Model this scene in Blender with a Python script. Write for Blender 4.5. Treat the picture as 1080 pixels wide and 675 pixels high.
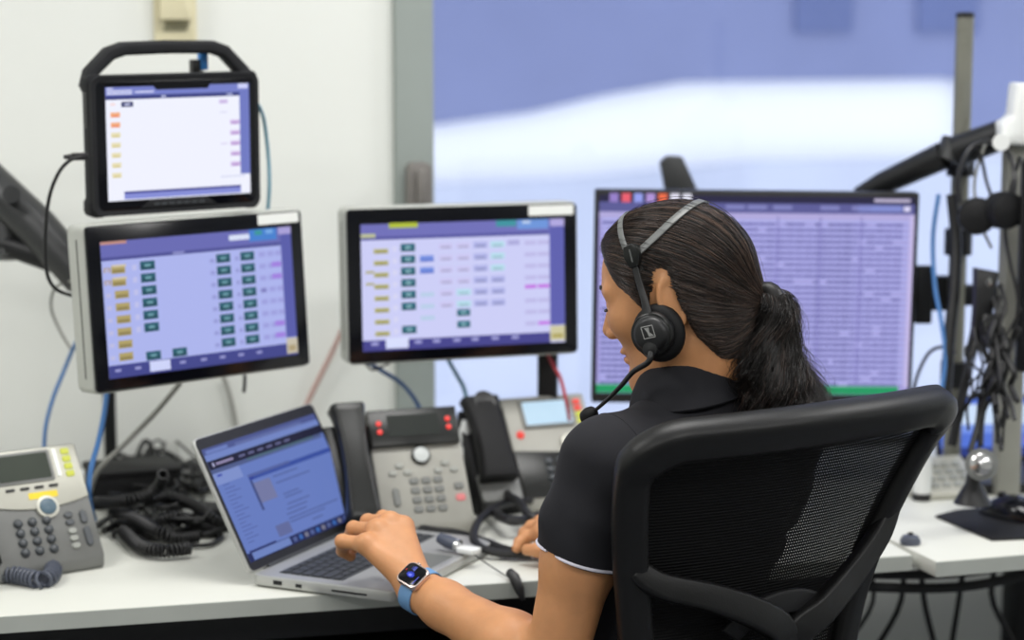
import bpy, bmesh, math, random
import numpy as np
from mathutils import Vector, Matrix

for o in list(bpy.data.objects):
    bpy.data.objects.remove(o)
sc = bpy.context.scene
COL = sc.collection
rnd = random.Random(7)
R = math.radians

# ------------------------------------------------------------------ camera
cam_d = bpy.data.cameras.new('camera')
cam = bpy.data.objects.new('camera', cam_d)
COL.objects.link(cam)
cam_d.sensor_width = 36.0
cam_d.lens = 70.0
cam.location = (0, 0, 1.49)
cam.rotation_euler = (R(90 - 7.796), 0, 0)
cam_d.dof.use_dof = True
cam_d.dof.focus_distance = 2.44
cam_d.dof.aperture_fstop = 2.9
cam_d.clip_start = 0.05
cam_d.clip_end = 200
sc.camera = cam

# ------------------------------------------------------------------ world, lights, exposure
world = bpy.data.worlds.new('overcast_sky')
sc.world = world
world.use_nodes = True
bg = world.node_tree.nodes['Background']
bg.inputs['Color'].default_value = (0.86, 0.91, 1.0, 1)
bg.inputs['Strength'].default_value = 1.75
sc.view_settings.view_transform = 'Standard'
sc.view_settings.look = 'None'
sc.view_settings.exposure = 0.0
sc.view_settings.gamma = 1.0
sc.view_settings.use_curve_mapping = False

YAW = R(14.2)                      # the desk and the room stand at this angle to the camera
DESK0 = (-0.681, 2.572, 0.0)
ROOM = Matrix.Translation(DESK0) @ Matrix.Rotation(YAW, 4, 'Z')


def room_pt(u, v, z):
    return ROOM @ Vector((u, v, z))


LIGHT_POWER = 30.5
LIGHT_SPOTS = [(-1.3, -0.3), (0.9, -0.3), (2.9, -0.3), (-1.3, -2.6), (0.9, -2.6), (2.9, -2.6)]
for (lu, lv) in LIGHT_SPOTS:
    ld = bpy.data.lights.new('ceiling_lamp', 'AREA')
    ld.shape = 'RECTANGLE'
    ld.size = 1.15
    ld.size_y = 0.55
    ld.energy = LIGHT_POWER
    ld.color = (1.0, 0.988, 0.965)
    lo = bpy.data.objects.new('ceiling_lamp', ld)
    COL.objects.link(lo)
    lo.matrix_world = ROOM @ Matrix.Translation((lu, lv, 2.735))


# ------------------------------------------------------------------ helpers: materials
def lin(c):
    return tuple((x / 12.92 if x <= 0.04045 else ((x + 0.055) / 1.055) ** 2.4) for x in c)


def rgb(r, g, b):
    return lin((r / 255, g / 255, b / 255))


MATS = {}


def mat(name, col, rough=0.5, metal=0.0, scale=60.0, var=0.06, bump=0.0, bscale=None, spec=0.5, coat=0.0, stretch=None, sheen=0.0, sss=0.0):
    """principled material with procedural colour variation and fine relief"""
    m = bpy.data.materials.new(name)
    m.use_nodes = True
    nt = m.node_tree
    b = nt.nodes['Principled BSDF']
    b.inputs['Roughness'].default_value = rough
    b.inputs['Metallic'].default_value = metal
    b.inputs['Specular IOR Level'].default_value = spec
    b.inputs['Coat Weight'].default_value = coat
    if sheen:
        b.inputs['Sheen Weight'].default_value = sheen
        b.inputs['Sheen Roughness'].default_value = 0.4
    if sss:
        b.inputs['Subsurface Weight'].default_value = sss
        b.inputs['Subsurface Radius'].default_value = (0.9, 0.35, 0.2)
        b.inputs['Subsurface Scale'].default_value = 0.006
    tc = nt.nodes.new('ShaderNodeTexCoord')
    mp = nt.nodes.new('ShaderNodeMapping')
    nt.links.new(tc.outputs['Object'], mp.inputs['Vector'])
    if stretch:
        mp.inputs['Scale'].default_value = stretch
    nz = nt.nodes.new('ShaderNodeTexNoise')
    nz.inputs['Scale'].default_value = scale
    nz.inputs['Detail'].default_value = 4
    nt.links.new(mp.outputs['Vector'], nz.inputs['Vector'])
    rp = nt.nodes.new('ShaderNodeValToRGB')
    rp.color_ramp.elements[0].position = 0.3
    rp.color_ramp.elements[1].position = 0.7
    rp.color_ramp.elements[0].color = tuple(max(0, x * (1 - var)) for x in col[:3]) + (1,)
    rp.color_ramp.elements[1].color = tuple(min(1, x * (1 + var)) for x in col[:3]) + (1,)
    nt.links.new(nz.outputs['Fac'], rp.inputs['Fac'])
    nt.links.new(rp.outputs['Color'], b.inputs['Base Color'])
    if bump:
        n2 = nt.nodes.new('ShaderNodeTexNoise')
        n2.inputs['Scale'].default_value = bscale or scale * 4
        n2.inputs['Detail'].default_value = 3
        nt.links.new(mp.outputs['Vector'], n2.inputs['Vector'])
        bp = nt.nodes.new('ShaderNodeBump')
        bp.inputs['Strength'].default_value = bump
        bp.inputs['Distance'].default_value = 0.002
        nt.links.new(n2.outputs['Fac'], bp.inputs['Height'])
        nt.links.new(bp.outputs['Normal'], b.inputs['Normal'])
    MATS[name] = m
    return m


def emit_mat(name, strength=1.0, gloss=0.04):
    """lit display: colour from the screen picture stored on the mesh"""
    m = bpy.data.materials.new(name)
    m.use_nodes = True
    nt = m.node_tree
    b = nt.nodes['Principled BSDF']
    at = nt.nodes.new('ShaderNodeAttribute')
    at.attribute_name = 'pic'
    b.inputs['Base Color'].default_value = (0.01, 0.01, 0.012, 1)
    b.inputs['Roughness'].default_value = 0.25
    b.inputs['Specular IOR Level'].default_value = gloss
    nt.links.new(at.outputs['Color'], b.inputs['Emission Color'])
    b.inputs['Emission Strength'].default_value = strength
    MATS[name] = m
    return m


def glow(name, col, strength=1.0):
    m = mat(name, (0.02, 0.02, 0.02), 0.4)
    b = m.node_tree.nodes['Principled BSDF']
    b.inputs['Emission Color'].default_value = tuple(col) + (1,)
    b.inputs['Emission Strength'].default_value = strength
    return m


mat('wall_paint', rgb(232, 234, 229), 0.85, scale=3, var=0.012, bump=0.05, bscale=220)
mat('ceiling_paint', rgb(225, 226, 222), 0.9, scale=4, var=0.02)
mat('column_paint', rgb(150, 158, 154), 0.7, scale=5, var=0.03, bump=0.05, bscale=200)
mat('window_metal', rgb(125, 128, 128), 0.45, 0.5, scale=20, var=0.04)
mat('carpet', rgb(104, 106, 110), 0.98, scale=240, var=0.25, bump=0.5, bscale=500)
mat('baseboard_paint', rgb(80, 82, 84), 0.7, scale=20)
mat('laminate', rgb(208, 209, 201), 0.42, scale=9, var=0.015, bump=0.03, bscale=500)
mat('edge_band', rgb(178, 182, 176), 0.5, scale=12, var=0.03)
mat('black_metal', rgb(24, 25, 27), 0.45, 0.1, spec=0.35, scale=40, var=0.12, bump=0.05)
mat('arm_metal', rgb(52, 53, 54), 0.42, 0.2, scale=30, var=0.10, bump=0.04)
mat('black_plastic', rgb(20, 20, 22), 0.42, scale=50, var=0.12, bump=0.06, bscale=900)
mat('soft_black', rgb(16, 16, 18), 0.62, spec=0.3, scale=60, var=0.15, bump=0.1, bscale=700)
mat('rubber', rgb(26, 27, 30), 0.68, spec=0.3, scale=60, var=0.12, bump=0.1, bscale=600)
mat('glass_black', rgb(9, 10, 16), 0.12, scale=20, var=0.05, spec=0.35)
mat('silver_body', rgb(188, 190, 184), 0.38, 0.25, scale=15, var=0.03)
mat('silver_dark', rgb(120, 122, 120), 0.4, 0.3, scale=15, var=0.04)
mat('sticker', rgb(236, 238, 234), 0.6, scale=30, var=0.02)
mat('laptop_alu', rgb(182, 183, 180), 0.36, 0.4, scale=25, var=0.04)
mat('laptop_deck', rgb(166, 167, 168), 0.4, 0.35, scale=25, var=0.04)
mat('key_dark', rgb(54, 56, 60), 0.55, scale=50, var=0.1)
mat('phone_grey', rgb(118, 119, 117), 0.5, 0.1, scale=30, var=0.05, bump=0.04, bscale=700)
mat('phone_silver', rgb(182, 181, 170), 0.42, 0.3, scale=30, var=0.03)
mat('phone_charcoal', rgb(32, 33, 32), 0.28, 0.05, spec=0.32, scale=30, var=0.08, bump=0.05, bscale=700)
mat('phone_warm_grey', rgb(158, 157, 149), 0.5, 0.05, scale=30, var=0.05)
mat('phone_key', rgb(70, 74, 78), 0.35, 0.1, scale=40, var=0.08)
mat('phone_key_mid', rgb(108, 110, 107), 0.4, 0.05, scale=40, var=0.06)
mat('phone_key_pale', rgb(150, 152, 146), 0.4, 0.05, scale=40, var=0.05)
mat('lcd_green', rgb(44, 52, 42), 0.4, spec=0.2, scale=20, var=0.08)
mat('lcd_dark', rgb(14, 22, 17), 0.4, spec=0.2, scale=20, var=0.08)
mat('label_yellow', rgb(232, 204, 40), 0.6, scale=30)
mat('key_teal', rgb(66, 92, 108), 0.4, scale=30)
mat('cable_black', rgb(18, 18, 20), 0.5, scale=60, var=0.15)
mat('cord_slate', rgb(74, 79, 92), 0.45, scale=60, var=0.1)
mat('cable_blue', rgb(70, 122, 184), 0.5, scale=40)
mat('cable_deepblue', rgb(52, 92, 150), 0.5, scale=40)
mat('cable_teal', rgb(104, 150, 168), 0.5, scale=40)
mat('cable_grey', rgb(142, 142, 136), 0.55, scale=40)
mat('cable_pink', rgb(186, 148, 140), 0.55, scale=40)
mat('cable_red', rgb(176, 52, 62), 0.5, scale=40)
mat('plug_blue', rgb(56, 138, 216), 0.4, scale=40)
mat('white_plastic', rgb(228, 230, 228), 0.4, scale=30, var=0.02)
mat('cream_plastic', rgb(224, 216, 182), 0.5, scale=20, var=0.02)
mat('cream_dark', rgb(150, 146, 118), 0.6, scale=20, var=0.04)
mat('pole_metal', rgb(132, 132, 122), 0.38, 0.5, scale=15, var=0.06)
mat('post_grey', rgb(150, 150, 142), 0.5, 0.1, scale=15, var=0.06)
mat('chrome', rgb(205, 205, 205), 0.18, 0.9, scale=15, var=0.03)
mat('chair_frame', rgb(16, 16, 17), 0.42, spec=0.34, scale=35, var=0.12, bump=0.12, bscale=420)
mat('chair_pad', rgb(26, 26, 28), 0.48, spec=0.25, scale=30, var=0.12, bump=0.12, bscale=500)
mat('fabric_black', rgb(20, 20, 22), 0.9, spec=0.2, scale=300, var=0.2, bump=0.3, bscale=900)
mat('polo', rgb(37, 37, 41), 0.85, scale=18, var=0.10, bump=0.5, bscale=22, sheen=0.03, spec=0.2)
mat('trim_white', rgb(225, 222, 235), 0.7, scale=80)
mat('trousers', rgb(30, 30, 36), 0.9, scale=30, var=0.1, bump=0.3, bscale=60)
mat('skin', rgb(200, 142, 96), 0.5, scale=34, var=0.075, bump=0.10, bscale=240, sss=0.10)
mat('eye_white', rgb(222, 216, 210), 0.25, scale=20, var=0.02)
mat('lash', rgb(18, 14, 12), 0.6, scale=20)
mat('lip', rgb(150, 88, 76), 0.45, scale=60, var=0.06)
mat('hair', rgb(13, 11, 10), 0.45, scale=30, var=0.3, spec=0.3, stretch=(1, 1, 1))
mat('hair_strand', rgb(20, 16, 14), 0.36, scale=40, var=0.45, spec=0.36)
mat('hair_strand_brown', rgb(60, 45, 38), 0.36, scale=40, var=0.35, spec=0.5)
mat('hair_strand_light', rgb(104, 84, 72), 0.36, scale=40, var=0.3, spec=0.5)
mat('band_grey', rgb(104, 106, 105), 0.45, 0.1, scale=40, var=0.05)
mat('logo_grey', rgb(150, 150, 148), 0.5, scale=40)
mat('watch_case', rgb(214, 196, 190), 0.25, 0.8, scale=30, var=0.02)
mat('watch_strap', rgb(104, 146, 190), 0.6, scale=60, var=0.05)
mat('facade_blue', rgb(124, 132, 168), 0.8, scale=2, var=0.05)
mat('facade_dark', rgb(96, 108, 150), 0.8, scale=2, var=0.05)
mat('facade_white', rgb(246, 246, 246), 0.9, scale=2, var=0.01)
mat('facade_pale', rgb(196, 201, 214), 0.9, scale=1.2, var=0.06)
emit_mat('screen_picture', 1.0)
emit_mat('screen_dim', 0.78)
glow('led_red', rgb(255, 50, 40), 1.1)
glow('led_white', rgb(235, 240, 236), 0.75)
glow('led_pink', rgb(240, 130, 130), 0.8)
glow('key_lit_red', rgb(240, 60, 46), 1.0)
glow('key_lit_yellow', rgb(214, 220, 40), 0.9)
glow('lcd_lit', rgb(190, 222, 244), 0.95)


# ------------------------------------------------------------------ helpers: geometry
def catmull(pts, n=8, closed=False):
    P = [Vector(p) for p in pts]
    out = []
    N = len(P)
    for i in range(N if closed else N - 1):
        if closed:
            a, b, c, d = P[i - 1], P[i], P[(i + 1) % N], P[(i + 2) % N]
        else:
            a, b, c, d = P[max(i - 1, 0)], P[i], P[i + 1], P[min(i + 2, N - 1)]
        for k in range(n):
            t = k / n
            out.append(0.5 * ((2 * b) + (c - a) * t + (2 * a - 5 * b + 4 * c - d) * t * t + (3 * b - a - 3 * c + d) * t ** 3))
    if not closed:
        out.append(P[-1].copy())
    return out


def rrect(w, h, r, n=4, cx=0.0, cy=0.0):
    out = []
    for (sx, sy, a0) in ((1, 1, 0), (-1, 1, 90), (-1, -1, 180), (1, -1, 270)):
        for k in range(n + 1):
            a = R(a0 + 90 * k / n)
            out.append((cx + sx * (w / 2 - r) + r * math.cos(a), cy + sy * (h / 2 - r) + r * math.sin(a)))
    return out


class MB:
    def __init__(self):
        self.v = []
        self.f = []

    def box(self, x0, x1, y0, y1, z0, z1, M=None):
        i = len(self.v)
        for (x, y, z) in ((x0, y0, z0), (x1, y0, z0), (x1, y1, z0), (x0, y1, z0), (x0, y0, z1), (x1, y0, z1), (x1, y1, z1), (x0, y1, z1)):
            p = Vector((x, y, z))
            self.v.append(M @ p if M else p)
        for q in ((3, 2, 1, 0), (4, 5, 6, 7), (0, 1, 5, 4), (1, 2, 6, 5), (2, 3, 7, 6), (3, 0, 4, 7)):
            self.f.append(tuple(i + k for k in q))
        return self

    def prism(self, outline, a, b, axis='z', M=None):
        """outline (list of 2-D points, counter-clockwise) extruded from a to b along an axis"""
        i = len(self.v)
        n = len(outline)
        for h in (a, b):
            for (p, q) in outline:
                c = {'z': (p, q, h), 'y': (p, h, q), 'x': (h, p, q)}[axis]
                c = Vector(c)
                self.v.append(M @ c if M else c)
        fl = axis == 'y'
        bot = list(range(i, i + n))
        top = list(range(i + n, i + 2 * n))
        self.f.append(tuple(bot if fl else bot[::-1]))
        self.f.append(tuple(top[::-1] if fl else top))
        for k in range(n):
            q = (i + k, i + (k + 1) % n, i + n + (k + 1) % n, i + n + k)
            self.f.append(q[::-1] if fl else q)
        return self

    def tube(self, pts, r, n=8, closed=False, flat=None):
        """round tube; r a number or list; flat scales the second section axis"""
        P = [Vector(p) for p in pts]
        N = len(P)
        rr = r if isinstance(r, (list, tuple)) else [r] * N
        i0 = len(self.v)
        T = []
        for k in range(N):
            if closed:
                t = P[(k + 1) % N] - P[k - 1]
            else:
                t = P[min(k + 1, N - 1)] - P[max(k - 1, 0)]
            T.append(t.normalized() if t.length > 1e-9 else Vector((0, 0, 1)))
        up = Vector((0, 0, 1)) if abs(T[0].z) < 0.9 else Vector((1, 0, 0))
        nrm = (up - T[0] * up.dot(T[0])).normalized()
        for k in range(N):
            nrm = nrm - T[k] * nrm.dot(T[k])
            if nrm.length < 1e-6:
                nrm = T[k].orthogonal()
            nrm.normalize()
            bi = T[k].cross(nrm)
            for j in range(n):
                a = 2 * math.pi * j / n
                self.v.append(P[k] + nrm * (rr[k] * math.cos(a)) + bi * (rr[k] * (flat or 1) * math.sin(a)))
        for k in range(N if closed else N - 1):
            for j in range(n):
                a = i0 + k * n + j
                b = i0 + k * n + (j + 1) % n
                c = i0 + ((k + 1) % N) * n + (j + 1) % n
                d = i0 + ((k + 1) % N) * n + j
                self.f.append((a, b, c, d))
        if not closed:
            self.f.append(tuple(i0 + j for j in range(n))[::-1])
            self.f.append(tuple(i0 + (N - 1) * n + j for j in range(n)))
        return self

    def ribbon(self, pts, nrms, w, t, closed=False):
        """flat band: pts centre line, nrms outward normals, w width across, t thickness"""
        P = [Vector(p) for p in pts]
        Nn = [Vector(p).normalized() for p in nrms]
        N = len(P)
        ww = w if isinstance(w, (list, tuple)) else [w] * N
        tt = t if isinstance(t, (list, tuple)) else [t] * N
        i0 = len(self.v)
        for k in range(N):
            tg = (P[(k + 1) % N] - P[k - 1]) if closed else (P[min(k + 1, N - 1)] - P[max(k - 1, 0)])
            tg.normalize()
            s = tg.cross(Nn[k]).normalized()
            for (a, b) in ((-1, -0.6), (-0.8, -1), (0.8, -1), (1, -0.6), (1, 0.6), (0.8, 1), (-0.8, 1), (-1, 0.6)):
                self.v.append(P[k] + s * (a * ww[k] / 2) + Nn[k] * (b * tt[k] / 2))
        for k in range(N if closed else N - 1):
            for j in range(8):
                self.f.append((i0 + k * 8 + j, i0 + k * 8 + (j + 1) % 8, i0 + ((k + 1) % N) * 8 + (j + 1) % 8, i0 + ((k + 1) % N) * 8 + j))
        if not closed:
            self.f.append(tuple(i0 + j for j in range(8))[::-1])
            self.f.append(tuple(i0 + (N - 1) * 8 + j for j in range(8)))
        return self

    def lathe(self, prof, n=20, M=None):
        """profile (r, h) turned about the local z axis"""
        i0 = len(self.v)
        m = len(prof)
        for (r, h) in prof:
            for j in range(n):
                a = 2 * math.pi * j / n
                p = Vector((r * math.cos(a), r * math.sin(a), h))
                self.v.append(M @ p if M else p)
        for k in range(m - 1):
            for j in range(n):
                self.f.append((i0 + k * n + j, i0 + k * n + (j + 1) % n, i0 + (k + 1) * n + (j + 1) % n, i0 + (k + 1) * n + j))
        self.f.append(tuple(i0 + j for j in range(n))[::-1])
        self.f.append(tuple(i0 + (m - 1) * n + j for j in range(n)))
        return self

    def mesh(self, name, bevel=0.0, seg=2, smooth=True, angle=40):
        me = bpy.data.meshes.new(name)
        me.from_pydata([tuple(v) for v in self.v], [], self.f)
        bm = bmesh.new()
        bm.from_mesh(me)
        bmesh.ops.recalc_face_normals(bm, faces=bm.faces)
        if bevel:
            ed = [e for e in bm.edges if len(e.link_faces) == 2 and e.calc_face_angle(0) > R(35)]
            bmesh.ops.bevel(bm, geom=ed, offset=bevel, segments=seg, profile=0.5, affect='EDGES', clamp_overlap=True)
        bm.to_mesh(me)
        bm.free()
        if smooth:
            me.polygons.foreach_set('use_smooth', [True] * len(me.polygons))
            me.set_sharp_from_angle(angle=R(angle))
        return me


def obj(name, src, m, parent=None, bevel=0.0, seg=2, smooth=True, M=None):
    me = src.mesh(name, bevel, seg, smooth) if isinstance(src, MB) else src
    if m and not me.materials:
        me.materials.append(MATS[m])
    o = bpy.data.objects.new(name, me)
    COL.objects.link(o)
    if m and me.materials[0] is not MATS[m]:          # alike pieces share a mesh, each keeps its own finish
        o.material_slots[0].link = 'OBJECT'
        o.material_slots[0].material = MATS[m]
    if parent:
        o.parent = parent
    if M is not None:
        o.matrix_basis = M
    return o


def tag(o, label, cat, group=None):
    o['label'] = label
    o['category'] = cat
    if group:
        o['group'] = group
    return o


def struct(name, src, m, M=None, bevel=0.0):
    o = obj(name, src, m, None, bevel, M=M)
    o['kind'] = 'structure'
    return o


def thing(name, label, cat, loc=(0, 0, 0), yaw=0.0, pitch=0.0, roll=0.0, group=None):
    o = bpy.data.objects.new(name, None)
    o.empty_display_size = 0.05
    COL.objects.link(o)
    o.matrix_basis = Matrix.Translation(loc) @ Matrix.Rotation(R(yaw), 4, 'Z') @ Matrix.Rotation(R(pitch), 4, 'X') @ Matrix.Rotation(R(roll), 4, 'Y')
    return tag(o, label, cat, group)


def cable(name, label, pts, r, m, group=None, n=6, sub=7):
    o = obj(name, MB().tube(catmull(pts, sub), r, n), m)
    return tag(o, label, 'cable', group)


def coil_pts(path, rad, pitch, per=10):
    P = catmull(path, 12)
    L = [0.0]
    for a, b in zip(P, P[1:]):
        L.append(L[-1] + (b - a).length)
    turns = L[-1] / pitch
    out = []
    N = int(turns * per)
    k = 0
    nrm = None
    for i in range(N + 1):
        s = L[-1] * i / N
        while k < len(P) - 2 and L[k + 1] < s:
            k += 1
        t = (s - L[k]) / max(1e-9, L[k + 1] - L[k])
        c = P[k].lerp(P[k + 1], t)
        tg = (P[k + 1] - P[k]).normalized()
        if nrm is None:
            nrm = tg.orthogonal().normalized()
        nrm = (nrm - tg * nrm.dot(tg)).normalized()
        a = 2 * math.pi * i / per
        out.append(c + nrm * (rad * math.cos(a)) + tg.cross(nrm) * (rad * math.sin(a)))
    return out


class Pic:
    """picture shown on a display: flat coloured fields in the panel's own plane (x right, y down, 0..1)"""
    def __init__(self, w, h):
        self.w, self.h = w, h
        self.q = []

    def r(self, x0, y0, x1, y1, c, layer=1):
        self.q.append((x0, y0, x1, y1, c, layer))

    def build(self, name, parent, m='screen_picture', M=None, y=0.0, step=0.00012):
        v, f, cols = [], [], []
        for (x0, y0, x1, y1, c, ly) in self.q:
            i = len(v)
            for (x, yy) in ((x0, y1), (x1, y1), (x1, y0), (x0, y0)):
                v.append(((x - 0.5) * self.w, y - step * ly, (0.5 - yy) * self.h))
            f.append((i, i + 1, i + 2, i + 3))
            cols += list(rgb(*c)) + [1.0]
        me = bpy.data.meshes.new(name)
        me.from_pydata(v, [], f)
        a = me.color_attributes.new('pic', 'FLOAT_COLOR', 'CORNER')
        full = []
        for k in range(len(f)):
            full += cols[4 * k:4 * k + 4] * 4
        a.data.foreach_set('color', full)
        return obj(name, me, m, parent, M=M)


# ------------------------------------------------------------------ the room
struct('floor', MB().box(-3.2, 4.6, -5.6, 1.1, -0.1, 0), 'carpet', ROOM)
struct('ceiling', MB().box(-3.2, 4.6, -5.6, 1.1, 2.8, 2.9), 'ceiling_paint', ROOM)
struct('wall_left', MB().box(-3.3, -3.2, -5.6, 1.1, 0, 2.8), 'wall_paint', ROOM)
struct('wall_right', MB().box(4.6, 4.7, -5.6, 1.1, 0, 2.8), 'wall_paint', ROOM)
struct('wall_front', MB().box(-3.2, 4.6, -5.7, -5.6, 0, 2.8), 'wall_paint', ROOM)
struct('wall_back', MB().box(-3.2, 0.714, 0.93, 1.1, 0, 2.8), 'wall_paint', ROOM)
struct('wall_back_under_window', MB().box(0.785, 4.6, 0.93, 1.1, 0, 0.66), 'wall_paint', ROOM)
struct('wall_back_over_window', MB().box(0.785, 4.6, 0.93, 1.1, 2.5, 2.8), 'wall_paint', ROOM)
struct('trim_1', MB().box(0.714, 0.785, 0.905, 1.1, 0, 2.8), 'column_paint', ROOM, bevel=0.003)
struct('baseboard_back', MB().box(-3.2, 0.714, 0.915, 0.93, 0, 0.09), 'baseboard_paint', ROOM)

pane_m = bpy.data.materials.new('window_glass')
pane_m.use_nodes = True
nt = pane_m.node_tree
nt.nodes.clear()
out = nt.nodes.new('ShaderNodeOutputMaterial')
mx = nt.nodes.new('ShaderNodeMixShader')
tr = nt.nodes.new('ShaderNodeBsdfTransparent')
gl = nt.nodes.new('ShaderNodeBsdfGlossy')
nzg = nt.nodes.new('ShaderNodeTexNoise')
nzg.inputs['Scale'].default_value = 3.0
mr = nt.nodes.new('ShaderNodeMapRange')
mr.inputs['To Min'].default_value = 0.03
mr.inputs['To Max'].default_value = 0.06
tr.inputs['Color'].default_value = (0.93, 0.95, 1.0, 1)
gl.inputs['Roughness'].default_value = 0.08
nt.links.new(nzg.outputs['Fac'], mr.inputs['Value'])
nt.links.new(mr.outputs['Result'], mx.inputs['Fac'])
nt.links.new(tr.outputs[0], mx.inputs[1])
nt.links.new(gl.outputs[0], mx.inputs[2])
nt.links.new(mx.outputs[0], out.inputs['Surface'])
MATS['window_glass'] = pane_m

wf = MB()
wf.box(0.785, 4.6, 1.02, 1.08, 0.66, 0.70).box(0.785, 4.6, 1.02, 1.08, 2.46, 2.5)
wf.box(0.785, 0.80, 1.02, 1.08, 0.70, 2.46).box(4.55, 4.6, 1.02, 1.08, 0.70, 2.46)
win = struct('window_1', wf, 'window_metal', ROOM)
obj('window_pane', MB().box(0.80, 4.55, 1.047, 1.053, 0.70, 2.46), 'window_glass', win)
obj('window_sill', MB().box(0.785, 4.6, 0.90, 1.02, 0.645, 0.67), 'window_metal', win)

mat('latch_brown', rgb(120, 116, 112), 0.5)
lt = thing('window_latch', 'grey brown latch on the edge of the grey column', 'latch', (-0.1728, 3.6290, 1.2417), 14.2)
obj('latch_body', MB().prism(rrect(0.045, 0.085, 0.014), -0.03, 0.004, 'y'), 'latch_brown', lt, 0.004)
obj('latch_lever', MB().box(-0.008, 0.008, -0.045, -0.03, -0.03, 0.03), 'latch_brown', lt, 0.003)

# ceiling luminaires (the area lamps above hang in these)
for (lu, lv) in LIGHT_SPOTS:
    cl = bpy.data.objects.new('ceiling_light', None)
    COL.objects.link(cl)
    cl.matrix_basis = ROOM @ Matrix.Translation((lu, lv, 2.74))
    tag(cl, 'rectangular white ceiling light above the desks, out of frame', 'ceiling light', 'ceiling lights')
    hs = MB().box(-0.62, 0.62, -0.32, -0.285, 0, 0.06).box(-0.62, 0.62, 0.285, 0.32, 0, 0.06)
    hs.box(-0.62, -0.585, -0.285, 0.285, 0, 0.06).box(0.585, 0.62, -0.285, 0.285, 0, 0.06).box(-0.62, 0.62, -0.32, 0.32, 0.045, 0.06)
    obj('housing', hs, 'white_plastic', cl)

# the building across, seen through the window
nb = bpy.data.objects.new('neighbouring_building', None)
COL.objects.link(nb)
nb.matrix_basis = ROOM @ Matrix.Translation((0, 6.0, -4.0))
tag(nb, 'blue and white facade out of focus beyond the window', 'building')
obj('upper_cladding', MB().prism([(-6, 5.05), (0.9, 5.09), (1.85, 5.15), (2.31, 5.205), (2.66, 5.28), (3.02, 5.335), (4.34, 5.345), (4.43, 5.33), (4.46, 5.07), (5.6, 5.05), (5.7, 5.34), (14, 5.35), (14, 11), (-6, 11)], 0, 0.4, 'y'), 'facade_blue', nb)
obj('white_ledge', MB().box(-6, 14, 0.06, 0.7, 4.85, 5.6), 'facade_white', nb)
obj('lower_wall', MB().prism([(-6, 0), (14, 0), (14, 4.96), (3.4, 4.97), (2.5, 4.9), (1.6, 4.88), (-6, 4.86)], -0.05, 0.6, 'y'), 'facade_pale', nb)
for (x0, x1) in ((3.56, 3.84), (4.17, 4.48), (5.4, 5.7), (0.2, 0.5), (-0.5, -0.2)):
    obj('facade_window', MB().box(x0, x1, -0.02, 0.05, 5.56, 5.95), 'facade_dark', nb)

# ------------------------------------------------------------------ desks
DZ = 0.74


def desk(name, label, u0, u1, v0, v1, yaw_extra=0.0, piv=(0, 0), beam_v=0.05):
    o = bpy.data.objects.new(name, None)
    COL.objects.link(o)
    o.matrix_basis = ROOM @ Matrix.Translation((piv[0], piv[1], 0)) @ Matrix.Rotation(R(yaw_extra), 4, 'Z')
    tag(o, label, 'desk')
    obj('desktop', MB().box(u0, u1, v0, v1, DZ - 0.024, DZ), 'laminate', o, 0.0015)
    obj('edge_strip', MB().box(u0, u1, v0 - 0.0015, v0, DZ - 0.0235, DZ - 0.001), 'edge_band', o)
    for x in (u0 + 0.55, u1 - 0.55):
        obj('leg', MB().box(x, x + 0.06, v0 + 0.12, v0 + 0.18, 0.0, DZ - 0.024), 'black_metal', o, 0.004)
        obj('leg', MB().box(x, x + 0.06, v1 - 0.14, v1 - 0.08, 0.0, DZ - 0.024), 'black_metal', o, 0.004)
    obj('beam', MB().box(u0 + 0.05, u1 - 0.05, v0 + beam_v, v0 + beam_v + 0.04, DZ - 0.075, DZ - 0.028), 'black_metal', o, 0.003)
    return o


d1 = desk('desk', 'long white laminate desk with the laptop and desk phones on it', -0.95, 1.318, 0.0, 0.86)
obj('modesty_panel', MB().box(-0.9, 1.26, 0.30, 0.318, 0.18, DZ - 0.03), 'black_metal', d1)
obj('cable_tray', MB().box(-0.9, 1.26, 0.12, 0.29, 0.60, 0.615), 'black_metal', d1)
d2 = desk('desk', 'white laminate desk at the right with a black mouse mat', 0.0, 1.5, 0.0, 0.80, 3.0, (1.335, -0.045), 0.5)

# ------------------------------------------------------------------ displays
TEAL, TEAL_HI = (42, 92, 108), (112, 160, 172)
GOLD, GOLD_HI = (176, 160, 104), (214, 206, 170)


def tile(p, x, y, w, h, c, hi, ink=None):
    p.r(x, y, x + w, y + h, c, 3)
    p.r(x + w * .08, y + h * .5, x + w * .92, y + h * .92, tuple(int(a * .82) for a in c), 4)
    if ink:
        p.r(x + w * .3, y + h * .35, x + w * .7, y + h * .62, hi, 5)


def touch_monitor(label, loc, ypr, w, h, pic_fn, y_off):
    t = thing('touch_monitor', label, 'monitor', loc, *ypr, group='silver touch monitors')
    T = 0.052
    obj('housing', MB().prism(rrect(w + 0.006, h + 0.006, 0.012), 0.003, T, 'y'), 'silver_body', t, 0.003)
    obj('front_glass', MB().prism(rrect(w, h, 0.006), -0.002, 0.006, 'y'), 'glass_black', t, 0.001)
    for s in (-1, 1):
        obj('side_groove', MB().box(s * (w / 2 + 0.0026), s * (w / 2 + 0.0036), 0.022, 0.0245, -h * .42, h * .42), 'black_plastic', t)
    obj('rear_mount', MB().prism(rrect(0.12, 0.12, 0.01), T, T + 0.03, 'y'), 'black_metal', t, 0.003)
    obj('paper_label', MB().box(w * 0.285, w * 0.485, -0.0026, -0.0019, h * 0.425, h * 0.49), 'sticker', t)
    sw, sh = w * 0.885, h * 0.825
    p = Pic(sw, sh)
    pic_fn(p)
    p.build('screen', t, M=Matrix.Translation((0, -0.0022, -h * 0.012)))
    return t


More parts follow.
